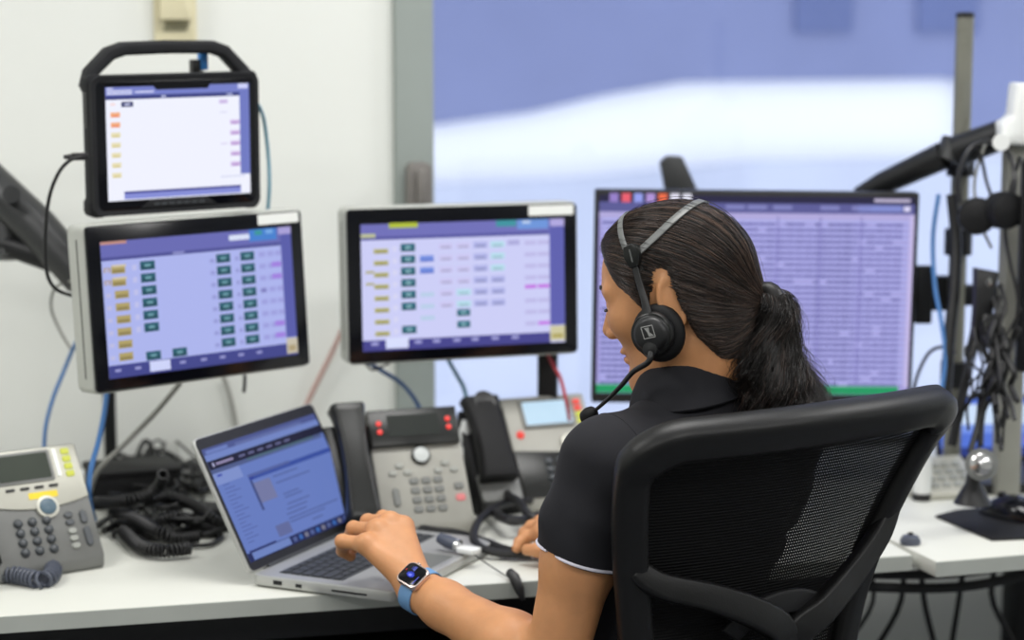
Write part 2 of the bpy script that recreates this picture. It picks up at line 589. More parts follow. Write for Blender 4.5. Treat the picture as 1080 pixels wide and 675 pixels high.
def pic_left(p):
    p.r(0, 0, 1, 1, (172, 180, 236), 0)
    p.r(0, 0, 1, .14, (104, 106, 178), 1)
    p.r(0, .115, .94, .14, (78, 80, 146), 2)
    p.r(.94, .05, 1, .86, (88, 92, 168), 2)
    p.r(0, .905, 1, 1, (66, 70, 138), 2)
    p.r(.0, .0, .13, .022, (190, 140, 130), 3)
    p.r(.66, .03, .77, .07, (216, 224, 246), 3)
    p.r(.77, .0, .92, .09, (70, 128, 206), 3)
    p.r(.80, .01, .84, .045, (60, 150, 150), 4)
    p.r(.86, .01, .90, .04, (120, 170, 226), 4)
    p.r(.93, .0, 1, .055, (168, 160, 214), 4)
    p.r(.36, .118, .42, .132, (150, 152, 206), 4)
    for i in range(8):
        y = .165 + .0915 * i
        tile(p, .045 if i < 2 else .055, y + .015, .07, .058, GOLD, GOLD_HI)
        if i < 2:
            p.r(.008, y + .025, .04, y + .06, (166, 140, 96), 3)
            p.r(.05, y + .008, .12, y + .025, (208, 196, 170), 4)
        p.r(.012, y + .03, .035, y + .06, (188, 188, 226), 3)
        if i < 6:
            tile(p, .19, y, .075, .066, TEAL, TEAL_HI, True)
            p.r(.15, y + .02, .172, y + .06, (190, 192, 234), 3)
        tile(p, .585, y - .0, .075, .066, TEAL, TEAL_HI, True)
        tile(p, .715, y - .0, .075, .066, TEAL, TEAL_HI, True)
        p.r(.55, y + .03, .575, y + .06, (152, 156, 216), 3)
        p.r(.685, y + .03, .705, y + .06, (152, 156, 216), 3)
        for xx in (.815, .862, .905):
            p.r(xx, y + .012, xx + .036, y + .05, (158, 160, 222), 3)
        if i in (1, 2, 6, 7):
            p.r(.882, y + .005, .935, y + .045, (160, 128, 222), 4)
        if i == 3:
            p.r(.815, y + .02, .845, y + .05, (128, 128, 190), 4)
    tile(p, .19, .835, .075, .064, TEAL, TEAL_HI, True)
    tile(p, .325, .835, .075, .064, TEAL, TEAL_HI, True)
    p.r(.205, .91, .31, .985, (206, 212, 248), 4)
    p.r(.94, .865, 1, .985, (198, 190, 170), 4)
    p.r(.95, .92, .99, .965, (172, 156, 120), 5)
    for i, x in enumerate((.03, .13, .36, .47, .57, .67, .77)):
        p.r(x, .935, x + .03, .955, (150, 152, 206), 5)


def pic_mid(p):
    p.r(0, 0, 1, 1, (204, 206, 246), 0)
    p.r(0, 0, 1, .125, (112, 112, 184), 1)
    p.r(0, .1, .92, .125, (84, 84, 156), 2)
    p.r(.925, .04, 1, .86, (94, 96, 174), 2)
    p.r(0, .915, .925, 1, (70, 68, 140), 2)
    p.r(.135, -.005, .275, .035, (178, 192, 60), 3)
    p.r(0, .075, .07, .105, (190, 194, 150), 3)
    p.r(.66, .0, .76, .05, (64, 148, 160), 3)
    p.r(.765, .0, .92, .075, (110, 150, 218), 3)
    p.r(.79, .01, .83, .03, (196, 214, 240), 4)
    p.r(.93, .0, 1, .06, (176, 168, 222), 4)
    for i in range(8):
        y = .16 + .093 * i
        p.r(.06, y + .035, .13, y + .072, (186, 182, 120), 3)
        p.r(.065, y + .05, .125, y + .068, (152, 148, 92), 4)
        if i in (2, 3):
            p.r(.02, y + .02, .06, y + .04, (176, 172, 120), 3)
        p.r(.15, y + .02, .172, y + .06, (214, 214, 244), 3)
        if i != 6:
            tile(p, .19, y, .07, .062, (36, 100, 118), (150, 196, 206), True)
        if i in (1, 2):
            p.r(.282, y + .005, .35, y + .055, (120, 146, 224), 3)
            p.r(.282, y + .035, .35, y + .055, (90, 116, 204), 4)
        elif i in (4, 5, 6):
            p.r(.282, y + .02, .35, y + .055, (184, 206, 232), 3)
        for k, xx in enumerate((.375, .46, .545, .63)):
            if (i < 6) and not (i == 3 and k == 5):
                c = (196, 192, 234) if k < 2 else (166, 170, 222)
                if (k == 3 and i < 3) or (k == 1 and i in (4, 5)):
                    c = (176, 214, 230)
                p.r(xx, y + .005, xx + .07, y + .055, tuple(min(255, a + 8) for a in c), 3)
                p.r(xx + .01, y + .03, xx + .06, y + .048, tuple(int(a * .88) for a in c), 4)
            elif k == 1 and i >= 6:
                tile(p, xx, y - .02, .065, .055, (44, 110, 128), (150, 196, 206), True)
        if i == 0:
            p.r(.715, y, .775, y + .04, (172, 170, 220), 3)
        for xx in (.80, .865):
            c = (188, 184, 230)
            if i == 4:
                c = (196, 112, 226)
                y2 = y - .02
            else:
                y2 = y
            if i == 7 and xx > .85:
                c = (196, 120, 230)
            p.r(xx, y2 + .012, xx + .058, y2 + .042, c, 4)
    p.r(.11, .90, .22, .985, (216, 222, 252), 4)
    p.r(.925, .865, 1, .985, (206, 200, 160), 4)
    p.r(.935, .93, .99, .965, (176, 164, 96), 5)
    for x in (.04, .25, .34, .44, .53, .63, .73):
        p.r(x, .93, x + .035, .955, (160, 160, 214), 5)


touch_monitor('silver touch monitor with teal tiles, turned, below the rugged tablet', (-0.4707, 2.9981, 1.1126), (39.97, -3.66, -0.74), 0.375, 0.2443, pic_left, 0)
touch_monitor('silver touch monitor with pale tiles in front of the grey column', (-0.0772, 3.1998, 1.1134), (17.32, -1.62, -0.24), 0.385, 0.2463, pic_mid, 0)

# rugged tablet standing on the left monitor
tb = thing('rugged_tablet', 'black rugged tablet with carry handle standing above the left monitor', 'tablet', (-0.502, 2.9935, 1.3472), 32.33, 2.4, -1.05)
tw, th = 0.2653, 0.2034
ol = []
for (x, z) in rrect(tw + 0.004, th + 0.004, 0.014, 5):
    ol.append((x, z))
obj('housing', MB().prism(ol, 0.002, 0.034, 'y'), 'rubber', tb, 0.004)
obj('front_glass', MB().prism(rrect(tw - 0.012, th - 0.012, 0.010), -0.001, 0.006, 'y'), 'glass_black', tb, 0.001)
for (sx, sz) in ((-1, 1), (1, 1), (1, -1), (-1, -1)):
    obj('corner_bumper', MB().prism(rrect(0.028, 0.030, 0.010, 4, sx * (tw / 2 - 0.010), sz * (th / 2 - 0.011)), 0.006, 0.037, 'y'), 'rubber', tb, 0.003)
fr = MB()
ro = rrect(tw + 0.002, th + 0.002, 0.014, 5)
ri = rrect(tw - 0.013, th - 0.013, 0.010, 5)
i0 = 0
for k in range(len(ro)):
    a, b = ro[k], ro[(k + 1) % len(ro)]
    c, d = ri[(k + 1) % len(ri)], ri[k]
    i = len(fr.v)
    for (q, y) in ((a, -.0035), (b, -.0035), (c, -.002), (d, -.002), (a, .006), (b, .006), (c, .006), (d, .006)):
        fr.v.append(Vector((q[0], y, q[1])))
    fr.f += [(i, i + 1, i + 2, i + 3), (i + 4, i + 7, i + 6, i + 5), (i, i + 4, i + 5, i + 1), (i + 3, i + 2, i + 6, i + 7)]
obj('frame', fr, 'rubber', tb)
obj('button_bar', MB().prism([(-0.062, -0.0935), (0.062, -0.0935), (0.046, -0.0825), (-0.046, -0.0825)], -0.004, 0.0, 'y'), 'rubber', tb, 0.001)
bt = MB().prism(rrect(0.009, 0.003, 0.001, 2, 0, -0.0885), -0.0052, -0.003, 'y').mesh('button', smooth=False)
for k in range(7):
    obj('button', bt, 'phone_key', tb, M=Matrix.Translation((-0.036 + 0.012 * k, 0, 0)))
obj('camera_bar', MB().prism([(-0.032, 0.0815), (0.05, 0.0815), (0.058, 0.094), (-0.042, 0.094)], -0.0028, 0.0, 'y'), 'glass_black', tb)
vt = MB().box(-0.0015, 0.001, 0.010, 0.022, -0.0012, 0.0012).mesh('vent_slot', smooth=False)
for k in range(12):
    obj('vent_slot', vt, 'glass_black', tb, M=Matrix.Translation((-tw / 2 - 0.002, 0, 0.078 - 0.0045 * k)))
hp = [(-tw / 2 + 0.004, 0.026, 0.086), (-tw / 2 + 0.012, 0.030, 0.108), (-0.092, 0.032, 0.134), (-0.070, 0.032, 0.141), (0.0, 0.032, 0.1425),
      (0.072, 0.032, 0.141), (0.092, 0.032, 0.134), (tw / 2 - 0.012, 0.030, 0.104), (tw / 2 - 0.004, 0.026, 0.086)]
obj('carry_handle', MB().ribbon(hp, [(-1, 0, .25), (-1, 0, .5), (-.6, 0, 1), (-.15, 0, 1), (0, 0, 1), (.15, 0, 1), (.6, 0, 1), (1, 0, .5), (1, 0, .25)], 0.028, 0.0195), 'rubber', tb, 0.0015)
pt = Pic(tw * 0.865, th * 0.825)
pt.r(0, 0, 1, 1, (240, 242, 255), 0)
pt.r(0, 0, 1, .085, (118, 128, 200), 1)
pt.r(0, .075, .93, .11, (60, 66, 128), 2)
pt.r(.93, .06, 1, .82, (112, 122, 194), 2)
pt.r(.11, .925, .93, .99, (134, 142, 214), 1)
pt.r(.11, .92, .93, .94, (62, 64, 140), 2)
for (x0, x1, y) in ((.01, .05, .005), (.01, .18, .028), (.01, .18, .05), (.2, .33, .04)):
    pt.r(x0, y, x1, y + .014, (214, 218, 246), 3)
pt.r(.38, .085, .41, .1, (200, 206, 240), 3)
pt.r(.84, .085, .88, .1, (180, 186, 226), 3)
pt.r(.92, .0, .99, .045, (206, 210, 250), 3)
pt.r(.105, .13, .185, .175, (40, 46, 100), 3)
pt.r(.125, .145, .165, .16, (200, 204, 236), 4)
for i in range(8):
    y = .13 + .0885 * i
    if i == 0:
        pt.r(.03, y + .01, .065, y + .03, (244, 220, 220), 2)
        continue
    c = (244, 178, 136) if i < 3 else (232, 224, 188)
    pt.r(.03, y, .095, y + .045, c, 2)
    pt.r(.04, y + .026, .085, y + .04, (236, 130, 90) if i < 3 else (214, 200, 132), 3)
for i in range(5):
    y = .325 + .095 * i
    pt.r(.86, y, .93, y + .04, (212, 190, 232), 2)
    pt.r(.87, y + .02, .92, y + .036, (180, 140, 206), 3)
pt.r(.785, .14, .845, .175, (206, 188, 230), 2)
pt.r(.79, .245, .84, .26, (222, 222, 242), 2)
pt.r(.79, .53, .84, .545, (220, 214, 240), 2)
for k in range(6):
    pt.r(.79 + .03 * k, .83, .81 + .03 * k, .842, (200, 204, 230), 2)
pt.build('screen', tb, M=Matrix.Translation((0.0035, -0.0013, 0.003)))
ub = thing('usb_dongle', 'small black dongle with a blue plug on top of the rugged tablet', 'usb plug', (-0.4800, 3.0679, 1.4498), 32)
obj('plug_body', MB().box(-0.012, 0.001, -0.008, 0.008, -0.002, 0.022), 'black_plastic', ub, 0.002)
obj('blue_plug', MB().box(0.0015, 0.0145, -0.007, 0.007, 0.006, 0.033), 'plug_blue', ub, 0.002)
obj('contact', MB().box(0.0035, 0.0075, -0.003, 0.003, 0.0, 0.006), 'chrome', ub)

# wide spreadsheet monitor
bigm = thing('wide_monitor', 'wide thin black monitor showing a lilac spreadsheet, behind the woman', 'monitor', (0.41, 3.3381, 1.0702), 0.95, 0.58, 0.66)
bw, bh = 0.545, 0.3617
obj('housing', MB().prism(rrect(bw, bh, 0.004), 0.0, 0.03, 'y'), 'black_plastic', bigm, 0.002)
obj('chin', MB().box(-bw / 2, bw / 2, -0.0015, 0.0, -bh / 2, -bh / 2 + 0.014), 'black_plastic', bigm)
obj('rear_mount', MB().prism(rrect(0.11, 0.11, 0.01), 0.03, 0.055, 'y'), 'black_metal', bigm, 0.003)
ps = Pic(bw - 0.014, bh - 0.024)
ps.r(0, 0, 1, 1, (160, 154, 214), 0)
ps.r(0, 0, 1, .035, (40, 38, 66), 1)
ps.r(0, .035, 1, .085, (92, 92, 150), 1)
ps.r(0, .085, 1, .115, (178, 170, 220), 1)
for k, c in enumerate(((150, 128, 200), (232, 96, 112), (150, 160, 236), (176, 148, 214), (236, 110, 72), (232, 230, 246), (226, 226, 240))):
    ps.r(.032 + .0385 * k, -.008, .060 + .0385 * k, .036, c, 2)
for x in (.40, .47, .55, .7, .80):
    ps.r(x, .045, x + .06, .066, (130, 132, 190), 2)
ps.r(.82, .042, .96, .072, (130, 140, 206), 2)
ps.r(.87, .008, .985, .024, (190, 182, 210), 2)
ps.r(.965, .045, .985, .07, (220, 216, 246), 3)
rr = random.Random(3)
xs = [.012]
while xs[-1] < .965:
    xs.append(xs[-1] + rr.choice((.014, .019, .024, .031)))
NR = 29
for i in range(NR):
    y = .118 + (.835 - 0) * i / NR
    hh = .835 / NR
    ps.r(.01, y, .985, y + hh * .48, (178, 180, 236), 1)
    for a, b in zip(xs, xs[1:]):
        if rr.random() < .93:
            g = rr.choice((0, 0, 4, 8, -4))
            sh = 14 if int(a * 9) % 3 == 0 else 0
            ps.r(a, y + hh * .48, b - .002, y + hh, (118 - g - sh, 112 - g - sh, 178 - g - sh), 2)
for x in (.42, .565, .70, .35, .83, .16):
    ps.r(x, .1, x + .004, .95, (124, 120, 190), 3)
ps.r(.0, .957, .97, .998, (36, 152, 98), 3)
ps.r(.0, .952, .97, .957, (140, 190, 190), 4)
ps.r(.985, .09, 1, .96, (196, 186, 230), 3)
ps.build('screen', bigm, M=Matrix.Translation((0, -0.0004, 0.004)))

# ------------------------------------------------------------------ monitor arms and posts
la = thing('monitor_mount', 'dark grey spring monitor arm at the left edge holding the turned touch monitor', 'monitor arm', (0, 0, 0))
obj('upper_beam', MB().tube([(-0.9440, 3.2614, 1.3520), (-0.8533, 3.2022, 1.2877), (-0.7548, 3.1607, 1.2058), (-0.6840, 3.1306, 1.1333), (-0.5962, 3.1050, 1.0942)], [0.030, 0.033, 0.033, 0.031, 0.02], 12), 'arm_metal', la)
obj('lower_link', MB().tube([(-0.9286, 3.2373, 1.1757), (-0.8229, 3.1869, 1.1760), (-0.7929, 3.1761, 1.1709), (-0.6974, 3.1521, 1.1430), (-0.6000, 3.1285, 1.1185)], [0.018, 0.022, 0.019, 0.021, 0.018], 10), 'black_metal', la)
obj('joint_block', MB().tube([(-0.8175, 3.2118, 1.2473), (-0.8107, 3.1840, 1.1548)], 0.026, 12), 'arm_metal', la)
obj('pivot_cap', MB().tube([(-0.7845, 3.1179, 1.2618), (-0.8046, 3.1978, 1.2560)], 0.014, 14), 'arm_metal', la)
_p = Vector((-0.9348, 3.2635, 1.3673))
obj('upright', MB().tube([_p, (_p.x, _p.y, DZ)], 0.02, 12), 'black_metal', la)
obj('desk_clamp', MB().box(_p.x - 0.05, _p.x + 0.05, _p.y - 0.04, _p.y + 0.04, DZ, DZ + 0.012), 'black_metal', la, 0.003)
obj('head', MB().tube([(-0.5981, 3.1162, 1.1019), (-0.44, 3.06, 1.11)], 0.024, 12), 'arm_metal', la)

sp = thing('support_post', 'black upright post below the turned touch monitor, rising from the cables', 'post', (0, 0, 0))
_b = (-0.7245, 3.5275, 0.7400)
obj('post', MB().tube([_b, (_b[0], _b[1], 1.0)], 0.0135, 12), 'black_metal', sp)
obj('foot', MB().lathe([(0.05, 0), (0.05, 0.008), (0.02, 0.014), (0.0, 0.014)], 20, Matrix.Translation(_b)), 'black_metal', sp)

mp_ = thing('monitor_stand', 'black stand under the middle touch monitor behind the grey phone', 'stand', (0, 0, 0))
_b = Vector((0.06, 3.31, 0.74))
obj('column', MB().prism(rrect(0.034, 0.026, 0.006), 0.74, 1.11, 'z', Matrix.Translation((_b.x, _b.y, 0))), 'black_metal', mp_, 0.002)
obj('foot', MB().prism(rrect(0.10, 0.09, 0.02), 0.74, 0.752, 'z', Matrix.Translation((_b.x, _b.y + 0.02, 0))), 'black_metal', mp_, 0.003)
obj('head', MB().tube([(_b.x, _b.y, 1.09), (-0.05, 3.285, 1.113)], 0.018, 10), 'black_metal', mp_)

bp_ = thing('pole_mount', 'grey metal pole with black clamps between the wide monitor and the hanging headset', 'pole', (0, 0, 0))
p0, p1 = Vector((0.7752, 3.4554, 1.5158)), Vector((0.7540, 3.3764, 0.9382))
px_, py_ = p1.x - 0.005, p1.y + 0.0
PX, PY = 0.765, 3.40
obj('pole', MB().tube([(PX, PY, DZ), (PX, PY, 1.54)], 0.0155, 16), 'pole_metal', bp_)
obj('pole_cap', MB().lathe([(0.016, 0), (0.016, 0.006), (0.012, 0.009), (0, 0.009)], 16, Matrix.Translation((PX, PY, 1.54))), 'black_plastic', bp_)
obj('foot', MB().prism(rrect(0.11, 0.09, 0.015), DZ, DZ + 0.012, 'z', Matrix.Translation((PX, PY, 0))), 'black_metal', bp_, 0.003)
for z in (1.295, 1.16, 0.93):
    obj('clamp', MB().tube([(PX, PY, z - 0.022), (PX, PY, z + 0.022)], 0.024, 14), 'black_metal', bp_)
sa = thing('monitor_mount', 'black diagonal arm crossing the grey pole above the wide monitor', 'monitor arm', (0, 0, 0))
obj('lower_beam', MB().tube([(0.5979, 3.4374, 1.2368), (0.6351, 3.4201, 1.2577), (0.7280, 3.3666, 1.3093)], [0.014, 0.02, 0.024], 12), 'black_metal', sa)
obj('knuckle', MB().tube([(0.7408, 3.3649, 1.2966), (0.7552, 3.3696, 1.3315)], 0.031, 14), 'arm_metal', sa)
obj('upper_beam', MB().tube([(0.7443, 3.3474, 1.3167), (0.8203, 3.3116, 1.3499), (0.8747, 3.2962, 1.3848)], [0.027, 0.025, 0.023], 12), 'black_metal', sa)
ba = thing('monitor_mount', 'black horizontal bracket joining the wide monitor to the grey pole', 'monitor arm', (0, 0, 0))
obj('bracket', MB().box(0.44, PX, 3.40, 3.425, 1.04, 1.10), 'black_metal', ba, 0.004)
obj('bracket_plate', MB().box(0.69, 0.72, 3.38, 3.40, 1.02, 1.12), 'black_metal', ba, 0.004)
obj('tilt_head', MB().box(0.38, 0.46, 3.392, 3.43, 1.03, 1.12), 'black_metal', ba, 0.004)
obj('side_arm', MB().box(PX, PX + 0.14, 3.39, 3.42, 1.05, 1.085), 'black_metal', ba, 0.004)
ha = thing('monitor_mount', 'short black arm end slanting up above the wide monitor', 'monitor arm', (0, 0, 0))
obj('beam', MB().prism([(-0.010, -0.08), (0.060, -0.08), (0.033, 0.0), (0.005, 0.060), (-0.022, 0.062), (-0.036, 0.050)], -0.014, 0.014, 'y', Matrix.Translation((0.3017, 3.5987, 1.2352))), 'arm_metal', ha, 0.004)
obj('upright', MB().tube([Vector((0.3017, 3.5952, 1.2098)), (Vector((0.3017, 3.5952, 1.2098)).x, Vector((0.3017, 3.5952, 1.2098)).y, DZ)], 0.014, 10), 'black_metal', ha)

gp = thing('equipment_post', 'pale grey square post with a white clamp at the right edge', 'post', (0, 0, 0), 0)
obj('post', MB().prism(rrect(0.042, 0.03, 0.005), DZ, 1.37, 'z', Matrix.Translation((0.835, 3.30, 0)) @ Matrix.Rotation(R(14), 4, 'Z')), 'post_grey', gp, 0.002)
obj('clamp', MB().prism([(-0.03, -0.045), (0.032, -0.05), (0.036, 0.05), (-0.008, 0.055), (-0.012, 0.0), (-0.03, -0.012)], -0.03, 0.03, 'y', Matrix.Translation((0.8284, 3.2853, 1.3789))), 'white_plastic', gp, 0.006)
obj('clamp_knob', MB().tube([(0.7863, 3.2092, 1.3390), (0.8035, 3.2794, 1.3357)], 0.014, 14), 'white_plastic', gp)
em = thing('black_monitor', 'black monitor cut off by the right edge of the picture', 'monitor', (0.8960, 3.1819, 1.1397), -8, 0, 0)
obj('housing', MB().prism(rrect(0.158, 0.345, 0.006), 0, 0.03, 'y'), 'black_plastic', em, 0.003)
obj('front_glass', MB().prism(rrect(0.15, 0.335, 0.004), -0.002, 0.002, 'y'), 'glass_black', em)
obj('rear_mount', MB().box(-0.05, 0.05, 0.03, 0.07, -0.05, 0.05), 'black_metal', em, 0.003)

# ------------------------------------------------------------------ laptop
lp = thing('laptop', 'open silver laptop with a blue screen under the woman\'s left hand', 'laptop', (-0.297, 2.869, DZ), 65.1)
LW, LD = 0.328, 0.228
base = obj('base', MB().prism(rrect(LW, LD, 0.012, 4, 0, -LD / 2), 0.003, 0.0175, 'z'), 'laptop_alu', lp, 0.0018)
obj('deck', MB().prism(rrect(LW - 0.006, LD - 0.01, 0.010, 4, 0, -LD / 2), 0.0172, 0.0180, 'z'), 'laptop_deck', base)
obj('key_well', MB().prism(rrect(0.286, 0.104, 0.004, 3, 0, -0.083), 0.0178, 0.0183, 'z'), 'key_dark', base)
obj('trackpad', MB().prism(rrect(0.105, 0.066, 0.004, 3, -0.01, -0.182), 0.0178, 0.0184, 'z'), 'silver_dark', base)
obj('port', MB().box(-LW / 2 - 0.0006, -LW / 2 + 0.002, -0.050, -0.036, 0.007, 0.013), 'glass_black', base)
obj('port', MB().box(-LW / 2 - 0.0006, -LW / 2 + 0.002, -0.082, -0.072, 0.007, 0.012), 'glass_black', base)
obj('card_slot', MB().box(-LW / 2 - 0.0006, -LW / 2 + 0.002, -0.185, -0.13, 0.008, 0.0105), 'glass_black', base)
kmesh = {}
for row in range(6):
    y = -0.040 - 0.0166 * row
    if row == 0:
        ws = [1] * 14
    elif row == 1:
        ws = [1] * 13 + [1.6]
    elif row == 2:
        ws = [1.4] + [1] * 12 + [1.2]
    elif row == 3:
        ws = [1.7] + [1] * 11 + [1.9]
    elif row == 4:
        ws = [2.2] + [1] * 10 + [2.4]
    else:
        ws = [1, 1, 1, 1, 5, 1, 1, 1, 1, 1]
    tot = sum(ws)
    x = -0.141
    for w_ in ws:
        kw = 0.282 * w_ / tot
        key = round(kw, 4)
        if key not in kmesh:
            kmesh[key] = MB().prism(rrect(kw - 0.0028, 0.0138 if row else 0.0095, 0.0018, 2), 0, 0.0016, 'z').mesh('key', smooth=False)
        obj('key', kmesh[key], 'key_dark', base, M=Matrix.Translation((x + kw / 2, y, 0.0182)))
        x += kw
lidM = Matrix.Translation((0, 0.0, 0.016)) @ Matrix.Rotation(R(-27), 4, 'X')
lid = obj('lid', MB().prism(rrect(LW, 0.206, 0.010, 4, 0, 0.105), -0.001, 0.006, 'y'), 'laptop_alu', lp, 0.0015, M=lidM)
obj('screen_bezel', MB().prism(rrect(LW - 0.004, 0.202, 0.009, 4, 0, 0.105), -0.0022, -0.0008, 'y'), 'black_plastic', lid)
obj('hinge', MB().tube([(-0.12, 0.002, 0.016), (0.12, 0.002, 0.016)], 0.006, 10), 'key_dark', lp)
pl = Pic(0.312, 0.174)
pl.r(0, 0, 1, 1, (112, 136, 210), 0)
pl.r(0, 0, 1, .055, (84, 96, 158), 1)
pl.r(.02, .02, .2, .05, (118, 138, 206), 2)
pl.r(.26, .03, .85, .055, (104, 118, 178), 2)
pl.r(0, .055, 1, .11, (124, 146, 214), 1)
pl.r(0, .11, 1, .185, (28, 30, 58), 1)
pl.r(.03, .13, .045, .165, (180, 180, 220), 2)
pl.r(.06, .137, .2, .158, (160, 150, 190), 2)
for k in range(6):
    pl.r(.25 + .08 * k, .14, .3 + .08 * k, .158, (110, 112, 156), 2)
pl.r(0, .185, .98, .22, (86, 100, 150), 1)
pl.r(.3, .187, .9, .2, (84, 118, 126), 2)
pl.r(0, .22, .22, .32, (138, 158, 222), 1)
pl.r(.03, .235, .07, .255, (80, 96, 190), 2)
pl.r(.25, .33, 1, .37, (58, 84, 172), 2)
pl.r(.25, .32, .62, .345, (88, 104, 170), 3)
pl.r(.26, .345, .29, .365, (40, 60, 160), 4)
pl.r(.25, .37, .27, .64, (70, 84, 140), 2)
pl.r(.27, .4, .41, .58, (126, 132, 178), 2)
for k in range(16):
    pl.r(.04, .33 + .034 * k, .06 + .1 * ((k * 7) % 5 + 2) / 6, .338 + .034 * k, (92, 110, 178), 3)
for (x0, x1, y) in ((.44, .66, .40), (.44, .75, .46), (.46, .60, .57), (.46, .62, .60), (.46, .66, .66), (.44, .62, .70), (.42, .6, .74), (.42, .88, .78), (.42, .74, .81), (.6, .7, .86)):
    pl.r(x0, y, x1, y + .012, (90, 108, 170), 3)
pl.r(.29, .80, .41, .9, (106, 116, 170), 3)
pl.r(.02, .91, .25, .925, (48, 60, 120), 3)
pl.r(0, .925, 1, 1, (34, 44, 96), 2)
pl.r(.035, .93, .36, .992, (120, 144, 210), 3)
for k in range(11):
    pl.r(.385 + .052 * k, .945, .415 + .052 * k, .985, ((88, 104, 160), (60, 110, 190), (130, 130, 150))[k % 3], 3)
pl.build('screen', lid, 'screen_dim', M=Matrix.Translation((0, -0.0024, 0.103)))

# ------------------------------------------------------------------ desk phones


def face_matrix(tilt, z0=0.022):
    c, s = math.cos(R(tilt)), math.sin(R(tilt))
    return Matrix(((1, 0, 0, 0), (0, c, -s, 0), (0, s, c, z0), (0, 0, 0, 1)))


def phone_body(t, w, L, tilt, m, x0=None, z0=0.022):
    c, s = L * math.cos(R(tilt)), L * math.sin(R(tilt))
    xa = -w / 2 if x0 is None else x0
    prof = [(0.006, 0.0), (0.0, 0.004), (0.0, z0), (c, z0 + s), (c + 0.018, z0 + s - 0.004), (c + 0.03, z0 + s * .6), (c + 0.065, 0.0)]
    return obj('body', MB().prism(prof[::-1], xa, w / 2, 'x'), m, t, 0.004)


def handset(t, F, x, t0, t1, w, m, name='handset', lift=0.026):
    n = 15
    pts, wd, tk = [], [], []
    for k in range(n):
        q = k / (n - 1)
        e = abs(2 * q - 1)
        pts.append(F @ Vector((x, t0 + (t1 - t0) * q, lift - 0.013 * e ** 2.5)))
        wd.append(w * (0.74 + 0.26 * e ** 2))
        tk.append(0.024 + 0.022 * e ** 3)
    nr = [F.to_3x3() @ Vector((0, 0, 1))] * n
    return obj(name, MB().ribbon(pts, nr, wd, tk), m, t, 0.003)


def fkey(t, F, mesh, m, x, y, n=0.0, name='key'):
    return obj(name, mesh, m, t, M=F @ Matrix.Translation((x, y, n)))


def pad(w, h, r, d=0.004, n=3):
    return MB().prism(rrect(w, h, r, n), -0.001, d, 'z').mesh('key', bevel=0.0008, seg=1)


round_key = MB().lathe([(0.0068, -0.001), (0.0068, 0.002), (0.0056, 0.0044), (0.003, 0.0056), (0, 0.006)], 16).mesh('key')
oval_key = MB().prism(rrect(0.013, 0.009, 0.0044, 4), -0.001, 0.0034, 'z').mesh('key', bevel=0.001, seg=1)
tall_key = MB().prism(rrect(0.0105, 0.030, 0.005, 4), -0.001, 0.0034, 'z').mesh('key', bevel=0.001, seg=1)
mid_tall_key = MB().prism(rrect(0.0105, 0.020, 0.005, 4), -0.001, 0.0034, 'z').mesh('key', bevel=0.001, seg=1)
sq_key = MB().prism(rrect(0.0145, 0.0105, 0.003, 3), -0.001, 0.003, 'z').mesh('key', bevel=0.001, seg=1)
soft_key = MB().prism(rrect(0.014, 0.0042, 0.0018, 3), -0.001, 0.002, 'z').mesh('key', bevel=0.0005, seg=1)
led_bar = MB().prism(rrect(0.012, 0.0085, 0.001, 2), -0.001, 0.0022, 'z').mesh('line_key', bevel=0.0005, seg=1)
led_dot = MB().lathe([(0.0042, -0.001), (0.0042, 0.0016), (0.0028, 0.0024), (0, 0.0026)], 12).mesh('line_led')

# silver and grey phone, left
ph = thing('desk_phone', 'silver and grey desk phone with a yellow label at the left edge', 'phone', (-0.651, 2.776, DZ), 36)
w_, L_, t_ = 0.148, 0.176, 57
F = face_matrix(t_)
phone_body(ph, w_, L_, t_, 'phone_grey', -w_ / 2 - 0.075)
sil = []
for k in range(13):
    q = k / 12
    x = -w_ / 2 + 0.002 + (w_ - 0.004) * q
    sil.append((x, 0.081 + 0.010 * (abs(2 * q - 1) ** 2)))
up = sil + [(w_ / 2 - 0.004, L_ - 0.002), (-w_ / 2 + 0.002, L_ - 0.002)]
obj('silver_panel', MB().prism(up, 0.0, 0.003, 'z', F), 'phone_silver', ph, 0.001)
obj('nav_ring', MB().lathe([(0.017, 0.0), (0.017, 0.0045), (0.014, 0.005), (0, 0.005)], 24, F @ Matrix.Translation((0.006, 0.082, 0))), 'phone_silver', ph)
obj('nav_key', MB().lathe([(0.0125, 0.0), (0.0125, 0.0062), (0.009, 0.0075), (0, 0.0065)], 20, F @ Matrix.Translation((0.006, 0.082, 0))), 'key_teal', ph)
obj('display_frame', MB().prism(rrect(0.090, 0.049, 0.004, 3, -0.016, 0.146), 0.002, 0.005, 'z', F), 'phone_grey', ph, 0.001)
obj('display', MB().prism(rrect(0.080, 0.040, 0.002, 3, -0.016, 0.146), 0.004, 0.0056, 'z', F), 'lcd_green', ph)
obj('paper_strip', MB().prism(rrect(0.006, 0.043, 0.001, 2, 0.0365, 0.148), 0.002, 0.0045, 'z', F), 'sticker', ph)
for k in range(4):
    fkey(ph, F, led_bar, 'key_lit_yellow', 0.053, 0.164 - 0.0118 * k, 0.003, 'line_key')
    fkey(ph, F, soft_key, 'phone_charcoal', -0.043 + 0.022 * k, 0.1135, 0.003)
obj('yellow_label', MB().prism(rrect(0.044, 0.010, 0.001, 2, 0.004, 0.101), 0.0025, 0.0036, 'z', F), 'label_yellow', ph)
for r_ in range(4):
    for c_ in range(3):
        fkey(ph, F, round_key, 'phone_key', -0.043 + 0.0215 * c_, 0.063 - 0.0148 * r_)
for k in range(2):
    fkey(ph, F, oval_key, 'phone_key', 0.034, 0.066 - 0.0115 * k)
